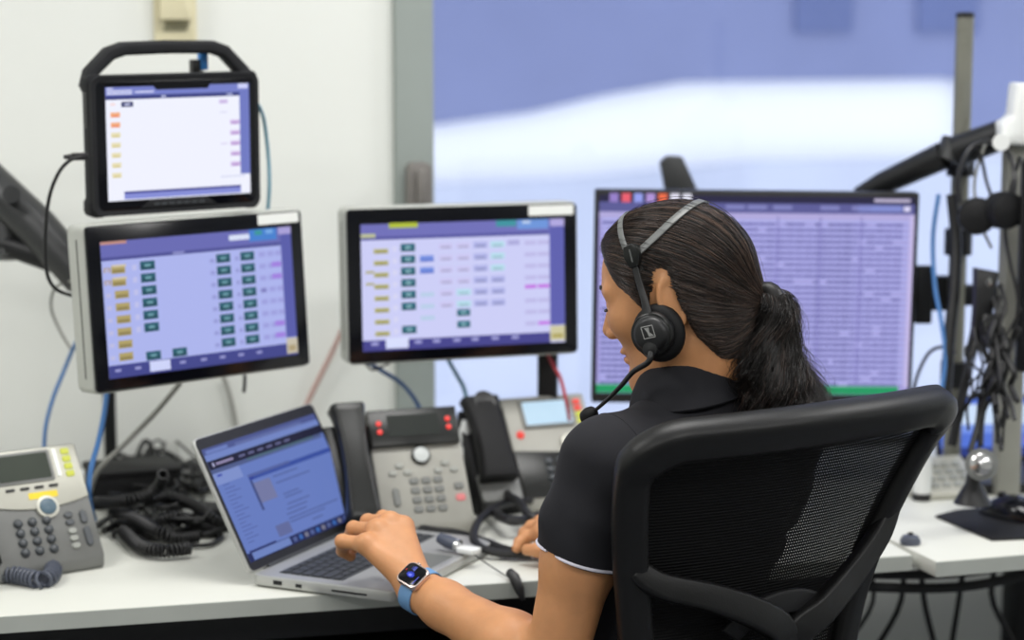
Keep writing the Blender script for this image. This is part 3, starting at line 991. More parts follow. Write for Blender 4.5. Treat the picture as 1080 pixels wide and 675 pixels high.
for k in range(3):
    fkey(ph, F, oval_key, 'phone_key_pale', 0.034, 0.041 - 0.0115 * k)
fkey(ph, F, mid_tall_key, 'phone_key', 0.056, 0.060)
fkey(ph, F, tall_key, 'phone_key', 0.056, 0.030)
handset(ph, F, -w_ / 2 - 0.040, 0.0, 0.178, 0.05, 'phone_charcoal')
cc = MB().tube(coil_pts([(-0.7608, 2.7083, 0.7520), (-0.7342, 2.7386, 0.7520), (-0.6981, 2.7335, 0.7520), (-0.6574, 2.7083, 0.7520), (-0.6508, 2.7489, 0.7520), (-0.6685, 2.7906, 0.7520), (-0.6945, 2.7853, 0.7520), (-0.7312, 2.7906, 0.7520), (-0.7720, 2.7696, 0.7520)], 0.0105, 0.0082, 12), 0.0029, 6)
tag(obj('coiled_cord', cc, 'cord_slate'), 'slate grey coiled cord in front of the silver phone', 'cord')
cable('thin_lead', 'thin black lead curling from the coiled cord at the silver phone', [(-0.6633, 2.7669, 0.7430), (-0.6521, 2.7772, 0.7430), (-0.6459, 2.7981, 0.7430), (-0.6471, 2.8225, 0.7450)], 0.0012, 'cable_black')

# middle phone
pm = thing('desk_phone', 'grey desk phone with red line lights and a glossy black handset', 'phone', (-0.127, 3.008, DZ), 19)
w_, L_, t_ = 0.148, 0.186, 56
F = face_matrix(t_)
phone_body(pm, w_, L_, t_, 'phone_warm_grey', -w_ / 2)
obj('handset_cradle', MB().prism([(0.004, 0.0), (0.0, 0.016), (L_ * .52, 0.016 + L_ * .80), (L_ * .52 + 0.03, 0.0)][::-1], -w_ / 2 - 0.072, -w_ / 2 + 0.001, 'x'), 'phone_charcoal', pm, 0.003)
obj('display_hood', MB().prism([(-w_ / 2, 0.128), (w_ / 2 - 0.004, 0.128), (w_ / 2 - 0.002, L_ + 0.004), (-w_ / 2, L_ + 0.004)], 0.0, 0.010, 'z', F), 'phone_charcoal', pm, 0.002)
obj('display', MB().prism(rrect(0.084, 0.036, 0.002, 3, -0.002, 0.161), 0.009, 0.0106, 'z', F), 'lcd_dark', pm)
for (x, y) in ((-0.058, 0.166), (-0.058, 0.152), (0.055, 0.168), (0.055, 0.154)):
    fkey(pm, F, led_dot, 'led_red', x, y, 0.010, 'line_led')
obj('nav_ring', MB().lathe([(0.0155, 0), (0.0155, 0.004), (0.013, 0.005), (0, 0.005)], 22, F @ Matrix.Translation((0.004, 0.112, 0))), 'phone_charcoal', pm)
obj('nav_key', MB().lathe([(0.0122, 0), (0.0122, 0.007), (0.010, 0.0085), (0, 0.0085)], 22, F @ Matrix.Translation((0.004, 0.112, 0))), 'led_white', pm)
for (x, y) in ((-0.046, 0.085), (-0.034, 0.097), (-0.022, 0.085), (0.028, 0.085), (0.041, 0.097), (0.054, 0.085)):
    fkey(pm, F, oval_key, 'phone_key_pale', x, y)
for r_ in range(4):
    for c_ in range(3):
        fkey(pm, F, sq_key, 'phone_key_mid', -0.014 + 0.0195 * c_, 0.070 - 0.0158 * r_)
fkey(pm, F, tall_key, 'phone_key_mid', -0.046, 0.045)
fkey(pm, F, sq_key, 'phone_key_mid', 0.057, 0.057)
fkey(pm, F, sq_key, 'led_pink', 0.057, 0.038)
handset(pm, F, -w_ / 2 - 0.033, 0.006, 0.196, 0.056, 'phone_charcoal')

# right phone
pr = thing('desk_phone', 'grey desk phone with a lit pale blue display behind the woman\'s shoulder', 'phone', (0.092, 3.188, DZ), 22)
w_, L_, t_ = 0.150, 0.186, 53
F = face_matrix(t_)
phone_body(pr, w_, L_, t_, 'phone_warm_grey', -w_ / 2)
obj('handset_cradle', MB().prism([(0.004, 0.0), (0.0, 0.020), (L_ * .56, 0.016 + L_ * .76), (L_ * .56 + 0.03, 0.0)][::-1], -w_ / 2 - 0.080, -w_ / 2 + 0.001, 'x'), 'soft_black', pr, 0.003)
obj('cradle_rest', MB().prism(rrect(0.070, 0.052, 0.006, 3, -w_ / 2 - 0.042, 0.024), 0.0, 0.012, 'z', F), 'phone_grey', pr, 0.003)
obj('dark_panel', MB().prism([(-w_ / 2, 0.002), (w_ / 2 - 0.004, 0.002), (w_ / 2 - 0.004, 0.075), (-w_ / 2, 0.088)], 0.0, 0.003, 'z', F), 'phone_charcoal', pr, 0.001)
obj('display_frame', MB().prism(rrect(0.094, 0.052, 0.004, 3, 0.0, 0.153), 0.0, 0.004, 'z', F), 'phone_grey', pr, 0.001)
obj('display', MB().prism(rrect(0.083, 0.042, 0.002, 3, 0.0, 0.153), 0.003, 0.0048, 'z', F), 'lcd_lit', pr)
for k in range(4):
    fkey(pr, F, led_bar, ('key_lit_red', 'key_lit_red', 'key_lit_yellow', 'key_lit_yellow')[k], 0.058, 0.171 - 0.0118 * k, 0.001, 'line_key')
fkey(pr, F, round_key, 'key_lit_red', -0.056, 0.117).data = round_key.copy()
obj('nav_ring', MB().lathe([(0.016, 0), (0.016, 0.004), (0.012, 0.005), (0, 0.005)], 22, F @ Matrix.Translation((0.028, 0.096, 0.002))), 'phone_silver', pr)
obj('nav_key', MB().lathe([(0.009, 0), (0.009, 0.008), (0.007, 0.009), (0, 0.009)], 18, F @ Matrix.Translation((0.028, 0.096, 0.002))), 'key_teal', pr)
for r_ in range(4):
    for c_ in range(3):
        fkey(pr, F, round_key, 'phone_key', -0.02 + 0.02 * c_, 0.064 - 0.0148 * r_, 0.003)
obj('handset', MB().ribbon([F @ Vector((-w_ / 2 - 0.046, q, 0.018 + 0.010 * (1 - abs(2 * q / 0.182 - 1) ** 2))) for q in [0.030 + 0.150 * k / 12 for k in range(13)]],
                           [F.to_3x3() @ Vector((0, 0, 1))] * 13, [0.066 - 0.012 * (1 - abs(k / 6 - 1) ** 2) for k in range(13)], 0.03), 'soft_black', pr, 0.003)
obj('ear_cap', MB().lathe([(0.019, 0), (0.019, 0.004), (0.013, 0.002), (0, 0.002)], 20, F @ Matrix.Translation((-w_ / 2 - 0.044, 0.166, 0.034))), 'black_plastic', pr)

# small things between the phones and the laptop
ad = thing('power_adapter', 'pale glossy adapter block between the two grey phones', 'adapter', (-0.0765, 3.2153, 0.7936), 25)
obj('block', MB().prism(rrect(0.026, 0.03, 0.008), 0.0, 0.05, 'z'), 'white_plastic', ad, 0.006)
obj('neck', MB().lathe([(0.011, 0.05), (0.013, 0.06), (0.009, 0.08), (0.005, 0.09)], 12), 'white_plastic', ad)
obj('foot', MB().box(-0.03, 0.03, -0.02, 0.02, -0.062, 0.0), 'black_plastic', ad, 0.004)
cord_path = [(-0.1619, 3.0192, 0.7520), (-0.1241, 2.9947, 0.7520), (-0.0871, 2.9766, 0.7520), (-0.0501, 2.9352, 0.7520), (0.0000, 2.8667, 0.7520), (0.0422, 2.8779, 0.7520)]
tag(obj('coiled_cord', MB().tube(coil_pts(cord_path, 0.006, 0.0052, 9), 0.0022, 5), 'cable_black'), 'black coiled cord running in front of the phone with red lights', 'cord')
cable('thick_cable', 'thick black cable arching over the desk between phone and woman', [(0.0279, 2.8578, 0.7500), (-0.0280, 2.8667, 0.7520), (-0.0567, 2.9034, 0.7600), (-0.0496, 2.9945, 0.7700), (-0.0152, 3.1187, 0.7650), (0.0308, 3.1673, 0.7600)], 0.0065, 'cable_black', n=8)
cable('thick_cable', 'thick black cable curling behind the woman\'s right hand', [(-0.0634, 3.2582, 0.7520), (-0.0379, 3.1135, 0.7600), (-0.0073, 2.9945, 0.7700), (0.0235, 3.0153, 0.7650), (0.0608, 3.1211, 0.7520)], 0.008, 'cable_black', n=8)
cable('thick_cable', 'black cable bunched below the black handset', [(0.0082, 3.3690, 0.7520), (-0.0077, 3.1567, 0.7750), (0.0119, 3.0673, 0.7800), (0.0294, 3.0132, 0.7700), (0.0736, 3.0192, 0.7520)], 0.007, 'cable_black', n=8)
pg = thing('cable_plug', 'small white and blue plug lying at the laptop corner', 'plug', (-0.0635, 2.8243, 0.7615), 58)
obj('white_tip', MB().prism(rrect(0.022, 0.034, 0.006), 0.0, 0.008, 'z'), 'white_plastic', pg, 0.002)
obj('blue_collar', MB().tube([(0, 0.018, 0.008), (0.0, 0.036, 0.012), (0.004, 0.052, 0.014)], [0.009, 0.010, 0.008], 12), 'cord_slate', pg)
obj('metal_ring', MB().tube([(0, 0.016, 0.008), (0, 0.021, 0.009)], 0.0095, 12), 'chrome', pg)
cable('thin_lead', 'thin dark lead from the white plug to the desk edge', [(-0.0605, 2.8162, 0.7650), (-0.0411, 2.8005, 0.7550), (-0.0204, 2.7854, 0.7450), (-0.0027, 2.7478, 0.7440)], 0.0011, 'cable_black')
eg = thing('cable_grommet', 'small black plug at the front edge of the desk', 'plug', (0.0013, 2.7501, 0.7420), 14)
obj('tip', MB().tube([(-0.004, 0.006, 0.010), (0.001, -0.004, 0.004), (0.006, -0.016, -0.012), (0.010, -0.020, -0.026)], [0.006, 0.008, 0.007, 0.003], 12), 'black_plastic', eg)

# ------------------------------------------------------------------ cables on the wall and in the pile
cable('network_cable', 'blue network cable hanging beside the turned monitor\'s left side', [(-0.6869, 3.1897, 1.0494), (-0.7216, 3.2436, 1.0010), (-0.7417, 3.2583, 0.9607), (-0.7560, 3.2322, 0.9174), (-0.7614, 3.1959, 0.8736), (-0.7645, 3.1880, 0.8153), (-0.7770, 3.2185, 0.7450)], 0.0033, 'cable_blue')
cable('network_cable', 'bright blue network cable dropping to the black cable pile', [(-0.6189, 3.0421, 1.0032), (-0.6263, 3.0367, 0.9640), (-0.6266, 3.0124, 0.9342), (-0.6270, 2.9672, 0.8987), (-0.6315, 2.9216, 0.8601), (-0.6350, 2.9262, 0.8199), (-0.6635, 3.0943, 0.7460)], 0.0042, 'cable_blue')
cable('grey_cable', 'grey cable slanting down from the turned monitor to the cable pile', [(-0.5267, 3.1172, 0.9622), (-0.5625, 3.1013, 0.9193), (-0.6017, 3.0655, 0.8791), (-0.6436, 3.0396, 0.8377), (-0.7038, 3.2280, 0.7460)], 0.0044, 'cable_grey')
cable('grey_cable', 'thin grey cable hanging on the wall right of the turned monitor', [(-0.5232, 3.5558, 0.9036), (-0.5108, 3.5589, 0.8596), (-0.5018, 3.5612, 0.8067), (-0.4887, 3.5078, 0.7477)], 0.004, 'cable_grey')
cable('grey_cable', 'thin grey wire looping below the tablet lead at the wall', [(-0.6909, 3.0995, 1.1279), (-0.7345, 3.1774, 1.1065), (-0.7637, 3.2722, 1.0619), (-0.7525, 3.2866, 1.0201), (-0.7291, 3.2626, 0.9918)], 0.0026, 'cable_grey')
cable('pink_cable', 'pinkish cable slanting across the white wall beside the middle monitor', [(-0.3077, 3.5948, 0.9848), (-0.3295, 3.5996, 0.9368), (-0.3543, 3.5985, 0.8878), (-0.3787, 3.5923, 0.8360), (-0.3878, 3.5746, 0.7953), (-0.3909, 3.5325, 0.7512)], 0.0042, 'cable_pink')
cable('blue_cable', 'dark blue cable looping below the middle monitor\'s left end', [(-0.2345, 3.2007, 0.9825), (-0.2118, 3.2283, 0.9624), (-0.1818, 3.2746, 0.9324), (-0.1584, 3.3093, 0.8908), (-0.1472, 3.3034, 0.8480), (-0.1454, 3.4009, 0.7450)], 0.0038, 'cable_deepblue')
cable('black_wire', 'thin black wire below the middle monitor\'s left corner', [(-0.2407, 3.2007, 0.9825), (-0.2290, 3.2089, 0.9687), (-0.2136, 3.2096, 0.9733), (-0.1981, 3.2106, 0.9809)], 0.0018, 'cable_black')
cable('blue_cable', 'grey blue cable hanging below the middle of the middle monitor', [(-0.1053, 3.2604, 0.9762), (-0.0922, 3.2965, 0.9448), (-0.0800, 3.3128, 0.9162), (-0.0736, 3.3067, 0.8718), (-0.0699, 3.4242, 0.7450)], 0.0036, 'cable_teal')
cable('red_cable', 'red cable beside the black stand below the middle monitor', [(0.0603, 3.2914, 0.9810), (0.0707, 3.2587, 0.9638), (0.0817, 3.2558, 0.9420), (0.0949, 3.2673, 0.8791), (0.1108, 3.4556, 0.7450)], 0.003, 'cable_red')
cable('tablet_lead', 'black lead looping from the tablet\'s plug down past the arm', [(-0.6270, 2.9055, 1.3327), (-0.6413, 2.8947, 1.3277), (-0.6578, 2.8923, 1.3100), (-0.6739, 2.8975, 1.2738), (-0.6841, 2.9105, 1.2214), (-0.6874, 2.9228, 1.1640), (-0.6771, 2.9291, 1.1365), (-0.6562, 2.9474, 1.1229)], 0.0028, 'cable_black', n=8)
tp = thing('tablet_plug', 'black cable plug in the left side of the rugged tablet', 'plug', (-0.6266, 2.9105, 1.3324), 32)
obj('plug_body', MB().box(-0.016, 0.008, -0.006, 0.006, -0.0055, 0.0055), 'black_plastic', tp, 0.002)
obj('strain_relief', MB().tube([(-0.028, 0, 0), (-0.016, 0, 0)], [0.003, 0.0045], 8), 'black_plastic', tp)
cable('teal_cable', 'pale teal cable down the right side of the rugged tablet', [(-0.3949, 3.0775, 1.4092), (-0.3887, 3.0956, 1.3941), (-0.3878, 3.1330, 1.3722), (-0.3843, 3.1460, 1.3196), (-0.3828, 3.1389, 1.2678), (-0.3897, 3.1517, 1.2142)], 0.003, 'cable_teal')
cable('black_wire', 'short black wire end below the turned monitor', [(-0.4297, 3.1585, 0.9691), (-0.4297, 3.1567, 0.9556), (-0.4312, 3.1546, 0.9405)], 0.0028, 'cable_black')

PILE = 'black cables in the pile behind the silver phone'
pr_ = random.Random(11)
for k in range(30):
    pts = []
    x0, x1 = pr_.uniform(105, 150), pr_.uniform(190, 250)
    yb = pr_.uniform(500, 574)
    for j in range(6):
        q = j / 5
        px = x0 + (x1 - x0) * q + pr_.uniform(-16, 16)
        hz = 0.745 + pr_.uniform(0.004, 0.042) * math.sin(math.pi * min(1, q + .15)) * (1.35 - (yb - 505) / 70)
        pts.append((px, yb + pr_.uniform(-14, 14), hz))
    world = []
    for (px, py, z) in pts:
        # lay the cable over the patch of desk behind the phone, given by its corner points on the desk top
        fx = (px - 105) / 145
        fy = (py - 490) / 95
        c00, c10, c01, c11 = [Vector(q_) for q_ in ((-0.7484, 3.5440, 0.7400), (-0.4989, 3.5440, 0.7400), (-0.6155, 2.8964, 0.7400), (-0.4103, 2.8964, 0.7400))]
        p = (c00 * (1 - fx) + c10 * fx) * (1 - fy) + (c01 * (1 - fx) + c11 * fx) * fy
        world.append((p.x, p.y, max(0.745, z)))
    cable('black_cable', 'black cable in the tangled pile behind the silver phone', world, pr_.choice((0.0022, 0.0035, 0.0055, 0.0045)), 'cable_black', PILE, n=6, sub=6)
cord_lines = [
    ([(-0.5964, 2.9826, 0.7550), (-0.5490, 2.8831, 0.7550), (-0.5099, 2.8606, 0.7550), (-0.4777, 2.8775, 0.7550)], 0.0085, 26, 'black coiled cord lying lowest in the cable pile'),
    ([(-0.6477, 3.0241, 0.7900), (-0.5901, 2.9937, 0.8000), (-0.5549, 3.0021, 0.8100), (-0.5382, 2.9926, 0.8300), (-0.5283, 2.9550, 0.8500)], 0.0075, 46, 'black coiled cord arching over the top of the cable pile'),
    ([(-0.5782, 3.0457, 0.7850), (-0.5441, 3.0636, 0.7900), (-0.5040, 3.0457, 0.7850), (-0.4636, 2.9923, 0.7750), (-0.4398, 2.9865, 0.7600)], 0.007, 30, 'black coiled cord at the right of the cable pile near the laptop'),
    ([(-0.6259, 3.0450, 0.7700), (-0.5820, 2.9861, 0.7750), (-0.5344, 2.9217, 0.7700), (-0.5063, 2.9230, 0.7580), (-0.4744, 2.9467, 0.7550)], 0.0075, 30, 'black coiled cord crossing the front of the cable pile'),
    ([(-0.6054, 3.0153, 0.7650), (-0.5562, 2.9637, 0.7700), (-0.5139, 2.9714, 0.7800), (-0.4883, 2.9905, 0.7650), (-0.4437, 2.9826, 0.7550)], 0.0065, 40, 'black coiled cord winding through the middle of the cable pile'),
]
for (pth, rad, turns, lab) in cord_lines:
    tag(obj('coiled_cord', MB().tube(coil_pts(pth, rad, 0.0062, 9), 0.0026, 5), 'cable_black'), lab, 'cord')
LP = 'thin black wires looped over the cable pile'
lr = random.Random(21)
c00, c10, c01, c11 = [Vector(q_) for q_ in ((-0.7484, 3.5440, 0.7400), (-0.4989, 3.5440, 0.7400), (-0.6155, 2.8964, 0.7400), (-0.4103, 2.8964, 0.7400))]
for k in range(16):
    fx, fy = lr.uniform(.15, .92), lr.uniform(.2, .85)
    p = (c00 * (1 - fx) + c10 * fx) * (1 - fy) + (c01 * (1 - fx) + c11 * fx) * fy
    ra, a0 = lr.uniform(0.022, 0.05), lr.uniform(0, 6.3)
    pts = [(p.x + ra * math.cos(a0 + j * 0.9) * (1 + 0.15 * j / 7), p.y + ra * math.sin(a0 + j * 0.9), 0.748 + 0.004 * j + lr.uniform(0, 0.016)) for j in range(8)]
    cable('black_wire', 'thin black wire looped over the cable pile', pts, lr.choice((0.0016, 0.002, 0.0026)), 'cable_black', LP, n=6, sub=6)
bx_ = thing('cable_box', 'black junction box under the cables behind the silver phone', 'box', (-0.6335, 3.2541, 0.7400), 20)
obj('lid', MB().prism(rrect(0.15, 0.11, 0.008), 0.052, 0.062, 'z'), 'soft_black', bx_, 0.002)
obj('case', MB().prism(rrect(0.145, 0.105, 0.008), 0.0, 0.052, 'z'), 'soft_black', bx_, 0.002)
b2_ = thing('power_brick', 'black power brick behind the laptop among the cables', 'adapter', (-0.4847, 3.0683, 0.7400), -18)
obj('case', MB().prism(rrect(0.10, 0.055, 0.008), 0.0, 0.036, 'z'), 'soft_black', b2_, 0.004)
obj('strain_relief', MB().tube([(-0.05, 0, 0.018), (-0.068, 0, 0.016)], [0.006, 0.003], 8), 'soft_black', b2_)
obj('rating_label', MB().box(-0.026, -0.006, -0.0285, -0.0270, 0.004, 0.034), 'sticker', b2_)
ws = thing('power_strip', 'pale strip lying behind the cable pile at the wall', 'power strip', (-0.6390, 3.3703, 0.7400), 14)
obj('bar', MB().box(-0.14, 0.15, -0.02, 0.02, 0.0, 0.03), 'white_plastic', ws, 0.004)
obj('socket', MB().lathe([(0.014, 0.03), (0.014, 0.031), (0, 0.031)], 16), 'cream_dark', ws)
cable('grey_cable', 'pale grey cable at the wall behind the laptop corner', [(-0.5440, 3.2891, 0.7450), (-0.5371, 3.3706, 0.7600), (-0.5025, 3.2758, 0.8000), (-0.4565, 3.1151, 0.8400), (-0.4431, 3.1481, 0.8300)], 0.0032, 'cable_grey')

# ------------------------------------------------------------------ wall box
wb = thing('wall_box', 'cream plastic box on the white wall above the rugged tablet', 'wall box', (-0.5949, 3.5531, 1.5728), 14.2)
obj('back_plate', MB().prism(rrect(0.074, 0.19, 0.004), -0.012, 0.0, 'y', Matrix.Translation((0, 0, 0.02))), 'cream_plastic', wb, 0.002)
obj('cover', MB().prism(rrect(0.056, 0.14, 0.004), -0.034, -0.012, 'y', Matrix.Translation((0.0, 0, 0.035))), 'cream_plastic', wb, 0.003)
obj('slot', MB().prism([(-0.022, -0.055), (0.018, -0.055), (0.024, -0.040), (-0.018, -0.040)], -0.0135, -0.012, 'y'), 'cream_dark', wb)

# ------------------------------------------------------------------ clutter at the right
hh = thing('hanging_headset', 'black headset hanging from the diagonal arm by the grey pole', 'headset', (0, 0, 0))
hb = catmull([(0.7327, 3.2559, 1.2378), (0.7296, 3.2609, 1.2747), (0.7420, 3.2662, 1.3131), (0.7607, 3.2689, 1.3331), (0.7869, 3.2493, 1.3371), (0.8115, 3.2462, 1.3142), (0.8127, 3.2209, 1.2773), (0.8065, 3.2159, 1.2409)], 6)
obj('headband', MB().tube(hb, 0.0045, 8), 'black_plastic', hh)
for (c, d) in (((0.7583, 3.2430, 1.2171), (-0.3, -0.95, 0.05)), ((0.8004, 3.2143, 1.2287), (0.25, -0.95, 0.05))):
    M_ = Matrix.Translation(c) @ Vector(d).to_track_quat('Z', 'Y').to_matrix().to_4x4()
    cup = obj('ear_cup', MB().lathe([(0.022, -0.022), (0.030, -0.014), (0.031, 0.0), (0.028, 0.010), (0.018, 0.014), (0, 0.015)], 20, M_), 'soft_black', hh)
    obj('ear_pad', MB().tube([M_ @ Vector((0.022 * math.cos(a), 0.022 * math.sin(a), -0.022)) for a in [2 * math.pi * k / 20 for k in range(20)]], 0.009, 8, closed=True), 'soft_black', cup)
hc = MB().tube(catmull([(0.7607, 3.2689, 1.3331), (0.7723, 3.2752, 1.3049), (0.7786, 3.2709, 1.2740), (0.7831, 3.2471, 1.2477)], 6), 0.003, 6)
obj('yoke', hc, 'black_plastic', hh)

hs_ = thing('hanging_handset', 'black handset with a silver plate hanging by the grey post', 'handset', (0.7637, 3.2127, 1.0696), 8)
obj('grip', MB().ribbon([(0.004, 0.006, -0.065), (0.0, -0.004, -0.035), (0.0, -0.006, 0.0), (0.002, -0.004, 0.03), (0.008, 0.006, 0.062)], [(0, -1, 0)] * 5, [0.046, 0.034, 0.032, 0.034, 0.040], [0.03, 0.024, 0.022, 0.024, 0.03]), 'black_plastic', hs_, 0.002)
obj('silver_plate', MB().box(-0.004, 0.014, -0.022, -0.018, -0.032, -0.008), 'chrome', hs_)
obj('hook_ring', MB().tube([(0.0, -0.018, 0.044 + 0.0), (0.004, -0.02, 0.052), (0.008, -0.018, 0.044), (0.004, -0.016, 0.036)], 0.0018, 6, closed=True), 'chrome', hs_)
tag(obj('coiled_cord', MB().tube(coil_pts([(0.7560, 3.2062, 1.0222), (0.7467, 3.2012, 0.9856), (0.7352, 3.1861, 0.9490), (0.7162, 3.1492, 0.9012), (0.7026, 3.1234, 0.8599)], 0.006, 0.0055, 8), 0.0024, 5), 'cable_black'), 'black coiled cord hanging from the black handset at the right', 'cord')
cable('blue_cable', 'blue cable hanging between the wide monitor and the grey pole', [(0.7200, 3.3577, 1.2443), (0.7104, 3.3479, 1.1730), (0.7115, 3.3272, 1.0949), (0.7183, 3.2987, 1.0344), (0.7225, 3.2802, 0.9731), (0.7071, 3.2498, 0.8984)], 0.0038, 'cable_blue')
cable('black_cable', 'black cable taped down the grey pole', [(0.7402, 3.3477, 1.2450), (0.7466, 3.3380, 1.1739), (0.7428, 3.3172, 1.0961), (0.7326, 3.2965, 1.0187), (0.7225, 3.2716, 0.9105)], 0.010, 'cable_black', n=8)
cable('black_cable', 'black cable curving at the wide monitor\'s lower right side', [(0.6631, 3.2519, 0.9139), (0.6766, 3.2770, 0.9496), (0.6977, 3.2918, 0.9841), (0.7237, 3.3030, 0.9921), (0.7421, 3.2918, 0.9841)], 0.003, 'cable_black')
RG = 'black cables at the grey post'
qr = random.Random(5)
C0 = [Vector(q_) for q_ in ((0.7305, 3.2278, 1.1067), (0.8168, 3.1782, 1.1126), (0.7131, 3.1492, 0.9012), (0.8040, 3.1000, 0.9104))]
for k in range(22):
    pts = []
    a0, a1 = qr.uniform(0, 1), qr.uniform(0, 1)
    b0, b1 = qr.uniform(0, .5), qr.uniform(.8, 1.25)
    for j in range(6):
        q = j / 5
        fx = a0 + (a1 - a0) * q + qr.uniform(-.07, .07)
        fy = b0 + (b1 - b0) * q
        p = (C0[0] * (1 - fx) + C0[1] * fx) * (1 - fy) + (C0[2] * (1 - fx) + C0[3] * fx) * fy
        pts.append((p.x, p.y + qr.uniform(-0.03, 0.03), p.z))
    cable('black_cable', 'black cable in the tangle hanging at the grey post', pts, qr.choice((0.0022, 0.0036, 0.005)), 'cable_black', RG, n=6, sub=6)
cable('black_cable', 'black cable running down along the pale grey post', [(0.8219, 3.2261, 1.3153), (0.8090, 3.2288, 1.2614), (0.8023, 3.2305, 1.1996), (0.8090, 3.2121, 1.1395), (0.8188, 3.1939, 1.0798), (0.8035, 3.1835, 1.0039), (0.7820, 3.1752, 0.9431)], 0.003, 'cable_black')
cable('grey_cable', 'grey lead hanging from the diagonal arm beside the headset', [(0.7810, 3.2894, 1.3353), (0.7653, 3.2831, 1.2888), (0.7622, 3.2778, 1.2501), (0.7747, 3.2703, 1.1960), (0.7903, 3.2657, 1.1619)], 0.0026, 'cable_grey')

rl = thing('laptop', 'dark laptop with a bright blue screen on the right desk', 'laptop', (0.8685, 3.4237, 0.7400), 4)
obj('base', MB().prism(rrect(0.30, 0.20, 0.01, 4, 0.05, -0.02), 0.0, 0.018, 'z'), 'black_plastic', rl, 0.002)
rlid = obj('lid', MB().prism(rrect(0.30, 0.12, 0.006, 4, 0.05, 0.06), 0, 0.008, 'y'), 'black_plastic', rl, 0.002, M=Matrix.Translation((0, 0.085, 0.016)) @ Matrix.Rotation(R(-22), 4, 'X'))
pz = Pic(0.285, 0.105)
pz.r(0, 0, 1, 1, (84, 116, 214), 0)
pz.r(0, .1, 1, .45, (206, 226, 252), 1)
pz.r(0, .45, 1, .6, (120, 150, 232), 1)
pz.r(.55, .68, .62, .8, (226, 110, 190), 2)
pz.r(0, .85, 1, 1, (44, 60, 130), 1)
pz.build('screen', rlid, M=Matrix.Translation((0.05, -0.0006, 0.06)))
kn = thing('lens_knob', 'round silver lens on a dark body beside the right laptop', 'spotlight', (0.7189, 2.9918, 0.8569), 0)  # round knob with a silver lens face, not a lamp
M_ = Matrix.Rotation(R(78), 4, 'X') @ Matrix.Rotation(R(-18), 4, 'Y')
obj('body', MB().lathe([(0.016, -0.06), (0.022, -0.045), (0.024, -0.01), (0.025, 0.0), (0.0, 0.001)], 20, M_), 'silver_dark', kn)
obj('lens', MB().lathe([(0.017, 0.0), (0.017, 0.004), (0.011, 0.007), (0.0, 0.008)], 20, M_), 'chrome', kn)
obj('stand', MB().tube([(0, 0.045, -0.01), (0, 0.05, -0.04), (0, 0.05, -0.072)], [0.010, 0.012, 0.03], 12), 'black_plastic', kn)
kb = thing('desk_phone', 'pale grey phone base on the right desk behind the chair', 'phone', (0.7395, 3.2611, 0.7400), 14)
obj('body', MB().prism([(0.0, 0.0), (0.0, 0.012), (0.10, 0.055), (0.13, 0.0)][::-1], -0.065, 0.06, 'x'), 'phone_silver', kb, 0.004)
Fk = Matrix.Translation((0, 0, 0.012)) @ Matrix.Rotation(math.atan2(0.043, 0.10), 4, 'X')
for r_ in range(4):
    for c_ in range(5):
        obj('key', sq_key, 'phone_key_pale', kb, M=Fk @ Matrix.Translation((-0.045 + 0.0205 * c_, 0.022 + 0.019 * r_, 0)))
wt = thing('white_bottle', 'small white bottle with a black base behind the chair edge', 'bottle', (0.6856, 3.2611, 0.7400), 0)
obj('bottle', MB().lathe([(0.015, 0.012), (0.016, 0.06), (0.012, 0.08), (0.008, 0.095), (0, 0.096)], 18), 'white_plastic', wt)
obj('base', MB().lathe([(0.0165, 0), (0.0165, 0.012), (0, 0.012)], 18), 'black_plastic', wt)
mat_pts = [Vector(q_) for q_ in ((0.6807, 3.1322, 0.7400), (0.7352, 2.9770, 0.7400), (0.8095, 2.9889, 0.7400), (0.8735, 3.2331, 0.7400), (0.7230, 3.1719, 0.7400))]
tag(obj('mouse_mat', MB().prism([(q_.x, q_.y) for q_ in mat_pts], 0.74, 0.744, 'z'), 'soft_black', None, 0.001), 'black mouse mat on the right desk', 'mouse mat')
ms = thing('mouse', 'dark computer mouse on the black mat at the right edge', 'mouse', (0.8062, 3.1220, 0.7440), 40)
n_ = 14
mv = MB()
for k in range(8):
    q = k / 7
    z = 0.036 * math.sin(math.pi * (0.08 + 0.84 * q)) ** 0.8
    hw = 0.031 * math.sin(math.pi * (0.12 + 0.76 * q)) ** 0.5
    y = -0.055 + 0.11 * q
    for j in range(n_ + 1):
        a = math.pi * j / n_
        mv.v.append(Vector((hw * math.cos(a), y, z * math.sin(a) ** 0.7)))
for k in range(7):
    for j in range(n_):
        a = k * (n_ + 1) + j
        mv.f.append((a, a + 1, a + n_ + 2, a + n_ + 1))
mv.f.append(tuple(range(n_ + 1)))
mv.f.append(tuple(7 * (n_ + 1) + j for j in range(n_ + 1)))
obj('shell', mv, 'glass_black', ms)
obj('wheel', MB().tube([(-0.004, 0.025, 0.030), (0.004, 0.025, 0.030)], 0.007, 12), 'rubber', ms)
cable('mouse_lead', 'thin pale lead by the mouse on the right desk', [(0.8000, 3.2228, 0.7440), (0.8010, 3.1764, 0.7500), (0.8194, 3.1882, 0.7520), (0.8611, 3.2474, 0.7480)], 0.0018, 'cable_grey')
bm_ = thing('blue_mouse', 'small dark blue mouse on the desk behind the chair back', 'mouse', (0.6068, 2.9594, 0.7400), 20)
obj('shell', MB().lathe([(0.015, 0), (0.016, 0.006), (0.012, 0.013), (0, 0.016)], 18), 'cord_slate', bm_)
obj('wheel', MB().tube([(-0.003, 0, 0.015), (0.003, 0, 0.015)], 0.004, 8), 'rubber', bm_)
UC = 'cables hanging under the right desk'
ur = random.Random(9)
